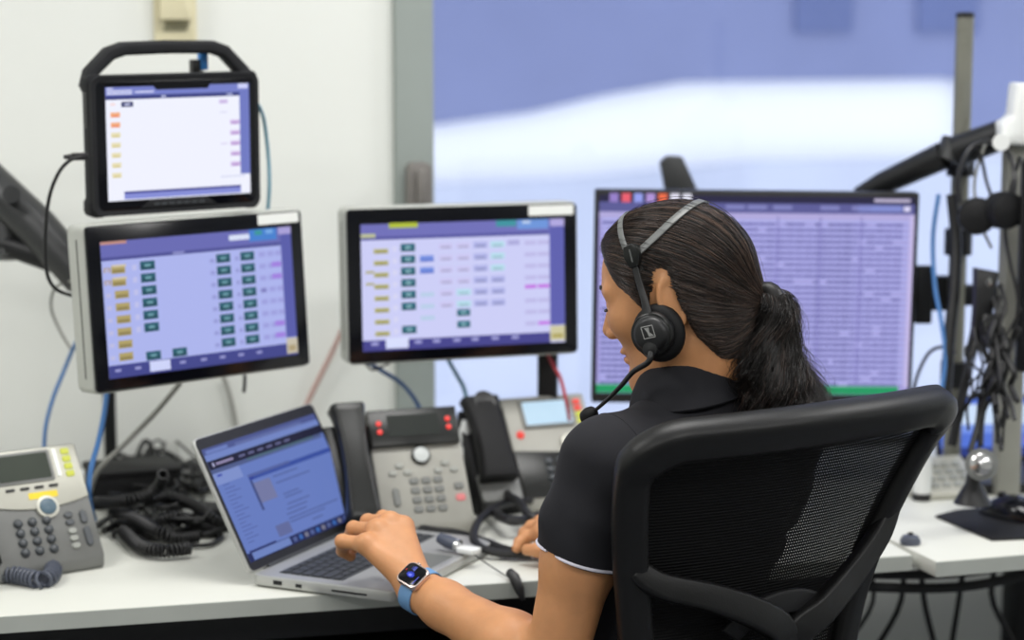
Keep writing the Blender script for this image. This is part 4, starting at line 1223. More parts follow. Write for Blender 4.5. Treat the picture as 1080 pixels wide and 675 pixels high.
for k in range(6):
    u = 1.36 + 0.07 * k + ur.uniform(-.02, .02)
    pts = [room_pt(u + ur.uniform(-.05, .05), 0.30 + ur.uniform(-.05, .1), 0.70), room_pt(u + ur.uniform(-.05, .05), 0.3, 0.58), room_pt(u + ur.uniform(-.05, .05), 0.32, 0.42), room_pt(u + ur.uniform(-.1, .1), 0.35, 0.22), room_pt(u + ur.uniform(-.1, .1), 0.4, 0.01)]
    cable('black_cable', 'black cable hanging under the right desk', pts, ur.choice((0.0035, 0.005)), 'cable_black', UC)
for k in range(5):
    v = 0.10 + 0.05 * k
    pts = [room_pt(1.05 + 0.02 * k, v, 0.69 - 0.01 * k), room_pt(1.25, v + 0.02, 0.665 + 0.006 * k), room_pt(1.45, v, 0.655 + 0.008 * k), room_pt(1.65, v + 0.02, 0.67), room_pt(1.9, v, 0.69)]
    cable('black_cable', 'black cable slung along the underside of the right desk', pts, 0.008, 'cable_black', 'cables slung along the right desk underside', n=8)

# ------------------------------------------------------------------ office chair
CY = 34.5
ch = thing('office_chair', 'black mesh back office chair in front of the camera', 'chair', (0.240, 2.490, 0), CY)


def back_y(x, z):
    q = (1.065 - z)
    return -0.245 + 0.70 * q - 0.90 * q * q + 0.042 * (x / 0.24) ** 2


SX = 1.10
half = [(0.55, 0.150), (0.66, 0.163), (0.76, 0.176), (0.84, 0.192), (0.90, 0.208), (0.96, 0.224), (1.00, 0.234), (1.025, 0.237)]
half = [(z_, a_ * SX) for (z_, a_) in half]


def half_w(z):
    for (z0, a), (z1, b) in zip(half, half[1:]):
        if z <= z1:
            return a + (b - a) * max(0, (z - z0)) / (z1 - z0)
    return half[-1][1]


# centre line of the rounded frame loop: right side up, top, left side down, bottom
loop = []
ins = 0.021
for (z, a) in half[:-1]:
    loop.append((a - ins, z))
for k in range(1, 7):
    an = R(90 * k / 7)
    loop.append((half[-1][1] - ins - 0.05 + 0.05 * math.cos(an), 1.012 + 0.038 * math.sin(an)))
for k in range(9):
    loop.append((0.183 - 0.366 * k / 8, 1.0505 + 0.004 * math.sin(math.pi * k / 8)))
loop += [(-x, z) for (x, z) in reversed(loop[:len(half) - 1 + 6])]
loop += [(-0.08, 0.535), (0.0, 0.53), (0.08, 0.535)]
pts3, wid = [], []
for (x, z) in loop:
    pts3.append(Vector((x, back_y(x, z), z)))
P = catmull(pts3, 4, closed=True)
nr, wd, tk = [], [], []
for p in P:
    e = 1e-3
    dx = (back_y(p.x + e, p.z) - back_y(p.x - e, p.z)) / (2 * e)
    dz = (back_y(p.x, p.z + e) - back_y(p.x, p.z - e)) / (2 * e)
    nr.append(Vector((dx, -1, dz)))
    f = min(1, max(0, (p.z - 1.0) / 0.03))
    wd.append(0.042 + 0.010 * f)
    tk.append(0.030 + 0.010 * f)
fm = MB()
i0 = 0
N = len(P)
sec = [(math.copysign(abs(math.cos(a)) ** 0.6, math.cos(a)), math.copysign(abs(math.sin(a)) ** 0.6, math.sin(a))) for a in [2 * math.pi * k / 14 for k in range(14)]]
for k in range(N):
    tg = (P[(k + 1) % N] - P[k - 1]).normalized()
    nn = nr[k].normalized()
    nn = (nn - tg * nn.dot(tg)).normalized()
    s = tg.cross(nn)
    for (a, b) in sec:
        fm.v.append(P[k] + s * (a * wd[k] / 2) + nn * (b * tk[k] / 2))
m_ = len(sec)
for k in range(N):
    for j in range(m_):
        fm.f.append((k * m_ + j, k * m_ + (j + 1) % m_, ((k + 1) % N) * m_ + (j + 1) % m_, ((k + 1) % N) * m_ + j))
obj('back_frame', fm, 'chair_frame', ch)
# seam piping along the top edge
obj('seam', MB().tube([p + nr[k].normalized() * 0.004 + Vector((0, 0, 0.0252)) for k, p in enumerate(P) if p.z > 1.0495 and abs(p.x) < 0.15], 0.0016, 6), 'chair_pad', ch)

mesh_m = bpy.data.materials.new('chair_mesh')
mesh_m.use_nodes = True
nt = mesh_m.node_tree
b = nt.nodes['Principled BSDF']
b.inputs['Base Color'].default_value = (*rgb(15, 15, 16), 1)
b.inputs['Specular IOR Level'].default_value = 0.15
b.inputs['Roughness'].default_value = 0.7
tc = nt.nodes.new('ShaderNodeTexCoord')
sx = nt.nodes.new('ShaderNodeSeparateXYZ')
nt.links.new(tc.outputs['Object'], sx.inputs[0])


def nmath(op, a, bval):
    n = nt.nodes.new('ShaderNodeMath')
    n.operation = op
    for i, q in enumerate((a, bval)):
        if q is None:
            continue
        if isinstance(q, (int, float)):
            n.inputs[i].default_value = q
        else:
            nt.links.new(q, n.inputs[i])
    return n.outputs[0]


sxn = nmath('SINE', nmath('MULTIPLY', sx.outputs['X'], 2 * math.pi / 0.0042), None)
szn = nmath('SINE', nmath('MULTIPLY', sx.outputs['Z'], 2 * math.pi / 0.0042), None)
hole = nmath('MULTIPLY', nmath('GREATER_THAN', sxn, 0.74), nmath('GREATER_THAN', szn, 0.80))
trn = nt.nodes.new('ShaderNodeBsdfTransparent')
mxs = nt.nodes.new('ShaderNodeMixShader')
nt.links.new(hole, mxs.inputs['Fac'])
nt.links.new(b.outputs[0], mxs.inputs[1])
nt.links.new(trn.outputs[0], mxs.inputs[2])
nt.links.new(mxs.outputs[0], nt.nodes['Material Output'].inputs['Surface'])
bpn = nt.nodes.new('ShaderNodeBump')
bpn.inputs['Strength'].default_value = 0.5
bpn.inputs['Distance'].default_value = 0.001
nt.links.new(szn, bpn.inputs['Height'])
nt.links.new(bpn.outputs['Normal'], b.inputs['Normal'])
MATS['chair_mesh'] = mesh_m
for layer, off in (('mesh_panel', 0.004),):
    pm_ = MB()
    nz_, nx_ = 30, 24
    for i in range(nz_ + 1):
        z = 0.54 + (1.03 - 0.54) * i / nz_
        hw = half_w(z) - 0.018
        if z > 0.99:
            hw -= 0.045 * ((z - 0.99) / 0.04) ** 2
        for j in range(nx_ + 1):
            x = -hw + 2 * hw * j / nx_
            pm_.v.append(Vector((x, back_y(x, z) + off, z)))
    for i in range(nz_):
        for j in range(nx_):
            a = i * (nx_ + 1) + j
            pm_.f.append((a, a + 1, a + nx_ + 2, a + nx_ + 1))
    obj(layer, pm_, 'chair_mesh', ch)


def brace(pts2, w0, w1, name):
    c = catmull([(x, back_y(x, z) - 0.002 - 0.036 * min(1, k / 3), z) for k, (x, z) in enumerate(pts2)], 6)
    n = len(c)
    o = MB()
    o.ribbon(c, [(0, -1, 0.2)] * n, [w0 + (w1 - w0) * k / (n - 1) for k in range(n)], 0.022)
    return obj(name, o, 'chair_frame', ch, 0.002)


brace([(-0.202, 0.885), (-0.172, 0.862), (-0.105, 0.840), (-0.035, 0.808), (0.005, 0.775), (0.012, 0.71)], 0.028, 0.046, 'back_brace')
brace([(0.214, 0.905), (0.188, 0.872), (0.130, 0.832), (0.070, 0.800), (0.022, 0.772), (0.012, 0.71)], 0.024, 0.046, 'back_brace')
lum = catmull([(-0.060, back_y(0, .78) - 0.012, 0.780), (-0.038, back_y(0, .805) - 0.02, 0.806), (0.012, back_y(0, .815) - 0.022, 0.816), (0.062, back_y(0, .805) - 0.02, 0.806), (0.084, back_y(0, .78) - 0.012, 0.780)], 5)
obj('lumbar_pad', MB().ribbon(lum, [(0, -1, 0.1)] * len(lum), 0.03, 0.012), 'chair_pad', ch, 0.002)
obj('spine', MB().ribbon([(0.012, back_y(0, .76) - 0.045, 0.765), (0, back_y(0, .65) - 0.06, 0.65), (0, -0.16, 0.50), (0, -0.12, 0.43), (0, 0.02, 0.405)],
                         [(0, -1, .1), (0, -1, .1), (0, -1, -.3), (0, -.6, -1), (0, 0, -1)], [0.06, 0.06, 0.07, 0.08, 0.10], 0.024), 'chair_frame', ch, 0.002)
obj('seat', MB().prism(rrect(0.49, 0.46, 0.09, 6, 0, 0.06), 0.425, 0.475, 'z'), 'fabric_black', ch, 0.016, 3)
obj('seat_pan', MB().prism(rrect(0.44, 0.40, 0.06, 5, 0, 0.06), 0.405, 0.427, 'z'), 'chair_frame', ch, 0.004)
obj('gas_lift', MB().lathe([(0.028, 0.10), (0.028, 0.26), (0.018, 0.262), (0.018, 0.41)], 18, Matrix.Translation((0, 0.05, 0))), 'black_metal', ch)
for k in range(5):
    a = 2 * math.pi * k / 5 + 0.3
    d = Vector((math.cos(a), math.sin(a), 0))
    cxy = Vector((0, 0.05, 0))
    arm_ = obj('base_arm', MB().tube([cxy + Vector((0, 0, 0.11)), cxy + d * 0.16 + Vector((0, 0, 0.095)), cxy + d * 0.30 + Vector((0, 0, 0.07))], [0.028, 0.022, 0.016], 10), 'chair_frame', ch)
    s = Vector((-d.y, d.x, 0))
    e = cxy + d * 0.30
    obj('caster', MB().tube([e - s * 0.024 + Vector((0, 0, 0.027)), e + s * 0.024 + Vector((0, 0, 0.027))], 0.027, 14), 'rubber', arm_)

# ------------------------------------------------------------------ the woman: smooth blended volumes turned into one continuous surface
f32 = np.float32


def v3(*a):
    return np.array(a if len(a) == 3 else a[0], dtype=f32)


def smin(a, b, k):
    if k <= 0:
        return np.minimum(a, b)
    h = np.clip(0.5 + 0.5 * (b - a) / k, 0, 1)
    return b + (a - b) * h - k * h * (1 - h)


def smax(a, b, k):
    return -smin(-a, -b, k)


def rcone(p, a, b, r1, r2):
    ba = b - a
    pa = p - a
    t = np.clip((pa @ ba) / f32(ba @ ba), 0, 1)
    d = pa - t[:, None] * ba
    return np.sqrt((d * d).sum(1)) - (r1 + (r2 - r1) * t)


def chain(p, pts, rs, k):
    d = None
    for i in range(len(pts) - 1):
        e = rcone(p, pts[i], pts[i + 1], rs[i], rs[i + 1])
        d = e if d is None else smin(d, e, k)
    return d


def ell(q, c, r):
    """q already in the frame of the ellipsoid's axes"""
    r = np.array(r, dtype=f32)
    e = q - np.array(c, dtype=f32)
    k0 = np.sqrt(((e / r) ** 2).sum(1))
    k1 = np.sqrt(((e / (r * r)) ** 2).sum(1)) + 1e-9
    return k0 * (k0 - 1) / k1


def sdf_mesh(fn, lo, hi, h, name, project=3):
    lo = np.array(lo, dtype=np.float64)
    B = 8
    nb = np.ceil((np.array(hi) - lo) / (h * B)).astype(int)
    n = nb * B
    bi = np.stack(np.meshgrid(*[np.arange(k) for k in nb], indexing='ij'), -1).reshape(-1, 3)
    cen = (lo + (bi + 0.5) * B * h).astype(f32)
    dc = fn(cen)
    keep = np.abs(dc) < B * h * 1.15
    G_ = np.empty(tuple(nb) + (B, B, B), dtype=f32)
    G_[...] = np.where(dc > 0, 1, -1).astype(f32).reshape(tuple(nb) + (1, 1, 1))
    kb = bi[keep]
    off = np.stack(np.meshgrid(*[np.arange(B)] * 3, indexing='ij'), -1).reshape(-1, 3)
    for s in range(0, len(kb), 400):
        q = kb[s:s + 400]
        pts = (lo + (q[:, None, :] * B + off[None]) * h).astype(f32).reshape(-1, 3)
        d = fn(pts).reshape(len(q), B, B, B)
        G_[q[:, 0], q[:, 1], q[:, 2]] = d
    G = G_.transpose(0, 3, 1, 4, 2, 5).reshape(n)
    ins = G < 0
    nx, ny, nz = n
    acc = np.zeros((nx - 1, ny - 1, nz - 1, 3), dtype=f32)
    cnt = np.zeros((nx - 1, ny - 1, nz - 1), dtype=np.int16)
    quads = []

    def sl(ax, d, full=False):
        return d
    crossings = []
    for ax in range(3):
        s0 = [slice(None)] * 3
        s1 = [slice(None)] * 3
        s0[ax] = slice(0, -1)
        s1[ax] = slice(1, None)
        a, b = G[tuple(s0)], G[tuple(s1)]
        idx = np.argwhere((a < 0) != (b < 0))
        va = a[tuple(idx.T)]
        vb = b[tuple(idx.T)]
        t = va / (va - vb)
        pos = idx.astype(f32)
        pos[:, ax] += t
        o1, o2 = [(1, 2), (2, 0), (0, 1)][ax]
        ok = (idx[:, o1] > 0) & (idx[:, o2] > 0) & (idx[:, o1] < n[o1] - 1) & (idx[:, o2] < n[o2] - 1)
        idx, pos, neg = idx[ok], pos[ok], (va < 0)[ok]
        cells = []
        for (d1, d2) in ((0, 0), (-1, 0), (-1, -1), (0, -1)):
            c = idx.copy()
            c[:, o1] += d1
            c[:, o2] += d2
            np.add.at(acc, tuple(c.T), pos)
            np.add.at(cnt, tuple(c.T), 1)
            cells.append(np.ravel_multi_index(tuple(c.T), cnt.shape))
        q = np.stack(cells, 1)
        q[~neg] = q[~neg][:, ::-1]
        quads.append(q)
    quads = np.concatenate(quads)
    used = np.flatnonzero(cnt.ravel() > 0)
    remap = np.full(cnt.size, -1, dtype=np.int64)
    remap[used] = np.arange(len(used))
    V_ = acc.reshape(-1, 3)[used] / cnt.ravel()[used][:, None]
    V_ = (lo + V_ * h).astype(f32)
    Q = remap[quads]
    for it in range(project):
        e = f32(h * 0.4)
        d = fn(V_)
        g = np.stack([fn(V_ + e * np.eye(3, dtype=f32)[i]) - d for i in range(3)], 1) / e
        g2 = (g * g).sum(1) + 1e-6
        st = np.clip(d / g2, -h, h)
        V_ = V_ - (st[:, None] * g) * f32(0.8)
    me = bpy.data.meshes.new(name)
    me.vertices.add(len(V_))
    me.vertices.foreach_set('co', V_.astype(np.float32).ravel())
    me.loops.add(Q.size)
    me.loops.foreach_set('vertex_index', Q.ravel().astype(np.int32))
    me.polygons.add(len(Q))
    me.polygons.foreach_set('loop_start', np.arange(0, Q.size, 4, dtype=np.int32))
    me.update(calc_edges=True)
    me.validate()
    me.polygons.foreach_set('use_smooth', [True] * len(me.polygons))
    return me


# --- frames -------------------------------------------------------------
def frame(yaw, pitch, roll=0.0):
    """rows forward, left, up"""
    y, p = R(yaw), R(pitch)
    fw = Vector((-math.sin(y) * math.cos(p), math.cos(y) * math.cos(p), -math.sin(p)))
    lf = Vector((-math.cos(y), -math.sin(y), 0))
    if roll:
        lf = Matrix.Rotation(R(roll), 3, fw) @ lf
    up = fw.cross(lf)
    return np.array([fw, lf, up], dtype=f32)


HEAD = v3((0.2102, 2.4612, 1.1834))
HF = frame(66, 15)
NB = v3((0.2331, 2.4509, 1.0715))
TF = frame(38, -5)


def H(f, l, u):
    return HEAD + f32(f) * HF[0] + f32(l) * HF[1] + f32(u) * HF[2]


def T(f, l, u):
    return NB + f32(f) * TF[0] + f32(l) * TF[1] + f32(u) * TF[2]


L_SH = v3((0.1074, 2.3536, 0.9873))
L_EL = v3((0.0500, 2.3591, 0.7325))
L_WR = v3((-0.1213, 2.5282, 0.7884))
R_SH = T(-0.0, -0.155, -0.095)
R_EL = v3((0.3227, 2.7277, 0.7714))
R_WR = v3((0.1158, 2.7891, 0.7776))
# left hand: joints MCP, PIP, DIP, tip
LHAND = {
    'index': [v3((-0.1451, 2.6096, 0.8521)), v3((-0.1758, 2.6533, 0.8547)), v3((-0.1866, 2.6760, 0.8359)), v3((-0.1827, 2.6741, 0.8217))],
    'middle': [v3((-0.1639, 2.6066, 0.8594)), v3((-0.1959, 2.6439, 0.8517)), v3((-0.2054, 2.6655, 0.8331)), v3((-0.1988, 2.6616, 0.8195))],
    'ring': [v3((-0.1806, 2.5895, 0.8531)), v3((-0.2133, 2.6192, 0.8485)), v3((-0.2227, 2.6378, 0.8294)), v3((-0.2149, 2.6349, 0.8156))],
    'pinky': [v3((-0.1929, 2.5655, 0.8398)), v3((-0.2259, 2.5855, 0.8386)), v3((-0.2281, 2.6092, 0.8196)), v3((-0.2173, 2.6159, 0.8100))],
}
LRAD = {'index': (0.0108, 0.0096, 0.0085, 0.0074), 'middle': (0.0110, 0.0098, 0.0087, 0.0076), 'ring': (0.0106, 0.0092, 0.0082, 0.0071), 'pinky': (0.0104, 0.0092, 0.0080, 0.0068)}
LTHUMB = [v3((-0.1307, 2.5708, 0.8050)), v3((-0.1440, 2.6314, 0.8047)), v3((-0.1647, 2.6759, 0.7984)), v3((-0.1843, 2.6951, 0.7908))]
RH0 = v3((0.0621, 2.8293, 0.7758))
RHAND = {
    'index': [v3((0.0446, 2.8556, 0.7834)), v3((0.0224, 2.8646, 0.7755)), v3((0.0112, 2.8585, 0.7684)), v3((0.0070, 2.8525, 0.7614))],
    'middle': [v3((0.0477, 2.8762, 0.7870)), v3((0.0296, 2.8958, 0.7822)), v3((0.0184, 2.8946, 0.7738)), v3((0.0141, 2.8882, 0.7638))],
    'ring': [v3((0.0565, 2.8961, 0.7850)), v3((0.0427, 2.9213, 0.7847)), v3((0.0314, 2.9254, 0.7778)), v3((0.0271, 2.9190, 0.7677))],
    'pinky': [v3((0.0681, 2.9108, 0.7814)), v3((0.0572, 2.9362, 0.7826)), v3((0.0487, 2.9407, 0.7785)), v3((0.0444, 2.9397, 0.7714))],
}
RTHUMB = [v3((0.0878, 2.8086, 0.7726)), v3((0.0618, 2.8131, 0.7686)), v3((0.0386, 2.8229, 0.7661)), v3((0.0221, 2.8327, 0.7636))]


def sd_head(p):
    q = (p - HEAD) @ HF.T
    a = q.copy()
    a[:, 1] = np.abs(a[:, 1])
    d = ell(a, (-0.009, 0, 0.026), (0.086, 0.073, 0.082))
    d = smin(d, ell(a, (0.030, 0, 0.030), (0.062, 0.062, 0.070)), 0.03)
    d = smin(d, ell(a, (0.030, 0, -0.032), (0.058, 0.056, 0.075)), 0.03)
    # jaw and chin
    d = smin(d, rcone(a, v3(0.000, 0.047, -0.055), v3(0.062, 0.014, -0.094), 0.018, 0.017), 0.025)
    d = smin(d, ell(a, (0.072, 0, -0.092), (0.018, 0.022, 0.017)), 0.02)
    # cheekbones and brow
    d = smin(d, ell(a, (0.058, 0.036, -0.012), (0.026, 0.026, 0.024)), 0.02)
    d = smin(d, rcone(a, v3(0.086, 0.010, 0.024), v3(0.070, 0.048, 0.026), 0.008, 0.008), 0.014)
    # eye sockets
    d = smax(d, -ell(a, (0.094, 0.033, 0.011), (0.013, 0.017, 0.010)), 0.012)
    # eyelids
    d = smin(d, ell(a, (0.0735, 0.032, 0.009), (0.0125, 0.0155, 0.0120)), 0.003)
    # nose
    d = smin(d, rcone(a, v3(0.085, 0, 0.016), v3(0.103, 0, -0.022), 0.0072, 0.0098), 0.010)
    d = smin(d, ell(a, (0.094, 0.0115, -0.0275), (0.011, 0.0070, 0.0072)), 0.005)
    # lips
    d = smin(d, ell(a, (0.083, 0, -0.0520), (0.0110, 0.0215, 0.0062)), 0.005)
    d = smin(d, ell(a, (0.081, 0, -0.0640), (0.0110, 0.0185, 0.0068)), 0.005)
    d = smax(d, -ell(a, (0.094, 0, -0.0578), (0.010, 0.022, 0.0016)), 0.003)
    # ears
    e = q.copy()
    e[:, 1] = np.abs(q[:, 1])
    ec = np.array([-0.007, 0.070, -0.002], dtype=f32)
    z = e - ec
    ca, sa_ = math.cos(0.35), math.sin(0.35)
    zz = np.stack([z[:, 0] * ca + z[:, 1] * sa_, -z[:, 0] * sa_ + z[:, 1] * ca, z[:, 2]], 1)
    plate = ell(zz, (-0.006, 0.005, 0.0), (0.0150, 0.0055, 0.0275))
    rr_ = np.sqrt((zz[:, 0] + 0.006) ** 2 / 0.0150 ** 2 + zz[:, 2] ** 2 / 0.027 ** 2 + 1e-9)
    rim = np.sqrt(((rr_ - 1) * 0.018) ** 2 + (zz[:, 1] - 0.006) ** 2) - 0.0040
    ear = smin(plate, rim, 0.003)
    d = smin(d, ear, 0.006)
    return d


def sd_neck(p):
    d = rcone(p, H(-0.035, 0, -0.035), T(-0.012, 0, 0.0), 0.054, 0.053)
    d = smin(d, rcone(p, H(-0.005, 0, -0.055), T(0.035, 0, -0.03), 0.048, 0.050), 0.03)
    return d


def sd_torso(p, g=0.0):
    q = (p - NB) @ TF.T
    a = q.copy()
    a[:, 1] = np.abs(a[:, 1])
    d = ell(a, (0.025, 0, -0.215), (0.100 + g, 0.142 + g, 0.18))
    d = smin(d, ell(a, (-0.016, 0, -0.15), (0.068 + g, 0.145 + g, 0.112)), 0.04)
    d = smin(d, rcone(a, v3(-0.010, 0.015, -0.030), v3(-0.005, 0.125, -0.085), 0.046 + g, 0.044 + g), 0.04)
    d = smin(d, ell(a, (0.035, 0, -0.37), (0.088 + g, 0.130 + g, 0.16)), 0.05)
    d = smin(d, ell(a, (0.055, 0, -0.49), (0.105 + g, 0.160 + g, 0.11)), 0.05)
    d = smin(d, ell(a, (0.095, 0.066, -0.20), (0.052 + g, 0.058 + g, 0.058)), 0.035)
    return d


def sd_hand(p, wr, hand, rad, thumb, palm_t):
    d = None
    for nm in hand:
        e = rcone(p, wr, hand[nm][0], 0.0185, 0.0135)
        d = e if d is None else smin(d, e, 0.014)
    fing = None
    for nm in hand:
        j = hand[nm]
        r = rad[nm]
        e = chain(p, j, r, 0.003)
        # knuckle swellings
        e = smin(e, np.sqrt(((p - j[1]) ** 2).sum(1)) - r[1] * 1.07, 0.003)
        e = smin(e, np.sqrt(((p - j[0] - v3(0, -0.0015, 0.003)) ** 2).sum(1)) - r[0] * 1.06, 0.004)
        fing = e if fing is None else np.minimum(fing, e)
    d = smin(d, fing, 0.008)
    th = chain(p, thumb, (0.016, 0.012, 0.0105, 0.0085), 0.005)
    d = smin(d, th, 0.010)
    return d


def sd_body(p):
    d = np.full(len(p), 1e3, dtype=f32)

    def part(fn, c, rad, k):
        m = ((p - c) ** 2).sum(1) < rad * rad
        if m.any():
            d[m] = smin(d[m], fn(p[m]), k)
    part(sd_head, HEAD, 0.24, 0)
    part(sd_neck, (HEAD + NB) / 2, 0.26, 0.022)
    part(lambda x: sd_torso(x, -0.008), T(0, 0, -0.3), 0.55, 0.03)
    part(lambda x: chain(x, [L_SH, L_SH + (L_EL - L_SH) * 0.45, L_EL - (L_EL - L_SH) * 0.04], (0.047, 0.044, 0.037), 0.02), (L_SH + L_EL) / 2, 0.36, 0.03)
    fa = L_WR - L_EL
    part(lambda x: chain(x, [L_EL, L_EL + fa * 0.30, L_EL + fa * 0.8, L_WR], (0.036, 0.041, 0.029, 0.0255), 0.02), (L_EL + L_WR) / 2, 0.34, 0.022)
    part(lambda x: chain(x, [R_SH, R_SH + (R_EL - R_SH) * 0.45, R_EL], (0.047, 0.044, 0.037), 0.02), (R_SH + R_EL) / 2, 0.36, 0.03)
    fb = R_WR - R_EL
    part(lambda x: chain(x, [R_EL, R_EL + fb * 0.30, R_EL + fb * 0.8, R_WR], (0.036, 0.040, 0.029, 0.0255), 0.02), (R_EL + R_WR) / 2, 0.34, 0.022)
    part(lambda x: sd_hand(x, L_WR, LHAND, LRAD, LTHUMB, 0), v3((-0.1773, 2.5955, 0.8374)), 0.22, 0.015)
    part(lambda x: sd_hand(x, R_WR, RHAND, LRAD, RTHUMB, 0), v3((0.0556, 2.8501, 0.7805)), 0.20, 0.015)
    return d


allp = np.array([HEAD + 0.16, HEAD - 0.16, L_EL - 0.06, L_WR - 0.06, R_EL + 0.07, R_SH + 0.08, R_WR + 0.06, T(0, 0, -0.63), T(0.17, 0, 0), T(-.13, 0, 0),
                 LHAND['ring'][1] - 0.05, LHAND['index'][1] + 0.05, RHAND['pinky'][1] + 0.05, v3((-0.1840, 2.6930, 0.8129))])
body_me = sdf_mesh(sd_body, allp.min(0), allp.max(0), 0.0028, 'body')
person = thing('person', 'seated person in a black polo shirt and headset, dark ponytail, typing on the laptop', 'person', tuple(float(x) for x in (NB[0], NB[1], 0.0)))


def wobj(name, src, m, parent, bevel=0.0):
    """mesh given in world coordinates under a parent"""
    o = obj(name, src, m, parent, bevel)
    if parent.parent is None and parent.type == 'EMPTY':
        o.matrix_basis = parent.matrix_basis.inverted()
    return o


body = wobj('body', body_me, 'skin', person)
# eyes, lashes, brows and lips
for s in (1, -1):
    c = H(0.0745, s * 0.0325, 0.009)
    ey = wobj('eye', MB().lathe([(0.0001, -0.0115), (0.006, -0.0098), (0.0108, -0.004), (0.0115, 0.0), (0.0108, 0.004), (0.006, 0.0098), (0.0001, 0.0115)], 16, Matrix.Translation(tuple(map(float, c)))), 'eye_white', person)
    lash = [H(0.0865 - 0.0035 * (k - 3) ** 2 / 9 * (1 if True else 0), s * (0.022 + 0.0035 * k), 0.0055 - 0.0008 * abs(k - 3)) for k in range(7)]
    wobj('eyelashes', MB().ribbon([Vector(map(float, x)) for x in lash], [Vector(map(float, HF[2]))] * 7, 0.007, 0.0012), 'lash', person)
    brow = [H(0.0925 - 0.00055 * k * k, s * (0.012 + 0.0062 * k), 0.0300 + 0.0022 * k - 0.0004 * k * k) for k in range(7)]
    wobj('eyebrow', MB().tube([Vector(map(float, x)) for x in brow], [0.0024, 0.0036, 0.0040, 0.0038, 0.0034, 0.0026, 0.0012], 6), 'lash', person)
lipu = [H(0.0920 - 0.00085 * k * k, 0.0046 * k, -0.0535) for k in range(-4, 5)]
wobj('upper_lip', MB().tube([Vector(map(float, x)) for x in lipu], [0.001, 0.0022, 0.0028, 0.0030, 0.0028, 0.0030, 0.0028, 0.0022, 0.001], 8), 'lip', person)
lipl = [H(0.0900 - 0.00085 * k * k, 0.0042 * k, -0.0628) for k in range(-4, 5)]
wobj('lower_lip', MB().tube([Vector(map(float, x)) for x in lipl], [0.001, 0.0026, 0.0034, 0.0038, 0.0038, 0.0038, 0.0034, 0.0026, 0.001], 8), 'lip', person)


# --- polo shirt ------------------------------------------------------------
def dirn(a):
    return a / np.sqrt((a * a).sum())


LA = dirn(L_EL - L_SH)
RA = dirn(R_EL - R_SH)
HEM_L = L_SH + (L_EL - L_SH) * 0.43
HEM_R = R_SH + (R_EL - R_SH) * 0.50
# the hem plane tips so the outer side hangs a little higher
HN = dirn(LA + f32(0.06) * v3(-1, 0, 0))


def folds(p):
    a = (p - L_SH) @ LA
    s = (p - L_SH) @ v3(0.75, -0.6, 0.25)
    w1 = np.sin(s * 95 + a * 55) * np.exp(-((a - 0.07) / 0.06) ** 2)
    w2 = np.sin(s * 60 - a * 80 + 1.3) * np.exp(-((a - 0.10) / 0.05) ** 2)
    b = (p - NB) @ v3(0.3, 0.2, 0.9)
    w3 = np.sin(b * 70 + 3 * np.sin(((p - NB) @ TF[1]) * 14)) * 0.5
    return f32(0.0016) * (w1 + w2) + f32(0.0012) * w3


def sd_shirt(p):
    d = sd_torso(p, 0.006)
    s = chain(p, [L_SH - LA * f32(0.01), L_SH + LA * f32(0.07), HEM_L + LA * f32(0.02)], (0.052, 0.0540, 0.0535), 0.02)
    s = smax(s, (p - HEM_L) @ HN, 0.003)
    d = smin(d, s, 0.040)
    s = chain(p, [R_SH - RA * f32(0.01), R_SH + RA * f32(0.07), HEM_R + RA * f32(0.02)], (0.052, 0.054, 0.0535), 0.02)
    s = smax(s, (p - HEM_R) @ RA, 0.003)
    d = smin(d, s, 0.040)
    d = d + folds(p)
    d = smin(d, rcone(p, T(-0.010, 0, -0.045), T(-0.004, 0, 0.000), 0.070, 0.0610), 0.02)
    # neck opening
    d = smax(d, -(rcone(p, T(0.0, 0, -0.02), T(0.02, 0, 0.2), 0.052, 0.058)), 0.006)
    return d


sh_pts = np.array([T(0.2, 0.22, 0.07), T(-0.16, 0.22, 0.07), T(0.2, -0.24, 0.07), T(-0.16, -0.24, 0.07), T(0.2, 0.2, -0.63), T(-0.16, -0.24, -0.63), L_SH - 0.08, HEM_L - 0.08, L_SH + 0.08, HEM_R + 0.08, R_SH + 0.08])
shirt = wobj('polo_shirt', sdf_mesh(sd_shirt, sh_pts.min(0), sh_pts.max(0), 0.004, 'polo_shirt'), 'polo', person)
# white piping at the visible sleeve hem
ax = Vector(map(float, HN))
e1 = ax.orthogonal().normalized()
e2 = ax.cross(e1)


def hem_ring(center, axis, fn, n=48, push=0.0):
    axis = Vector(map(float, axis))
    a1 = axis.orthogonal().normalized()
    a2 = axis.cross(a1)
    c = Vector(map(float, center))
    out_ = []
    for k in range(n):
        a = 2 * math.pi * k / n
        dr = a1 * math.cos(a) + a2 * math.sin(a)
        ts = np.linspace(0.02, 0.12, 240, dtype=f32)
        pp = np.array([tuple(c + dr * float(t)) for t in ts], dtype=f32)
        dd = fn(pp)
        i = int(np.argmax(dd > 0))
        out_.append(c + dr * (float(ts[i]) + push))
    return out_


def sleeve_only(p):
    return chain(p, [L_SH - LA * f32(0.01), L_SH + LA * f32(0.07), HEM_L + LA * f32(0.02)], (0.052, 0.0540, 0.0535), 0.02)


ring = hem_ring(HEM_L - LA * f32(0.0025), HN, sd_shirt, push=-0.0002)
obj('sleeve_piping', MB().tube(ring, 0.0021, 8, closed=True), 'trim_white', shirt)
# armhole seam
arm_ring = hem_ring(T(-0.002, 0.118, -0.095), dirn(TF[1] * f32(0.9) + LA * f32(0.35)), sd_shirt, push=-0.0006)
obj('armhole_seam', MB().tube(arm_ring, 0.0013, 6, closed=True), 'polo', shirt)
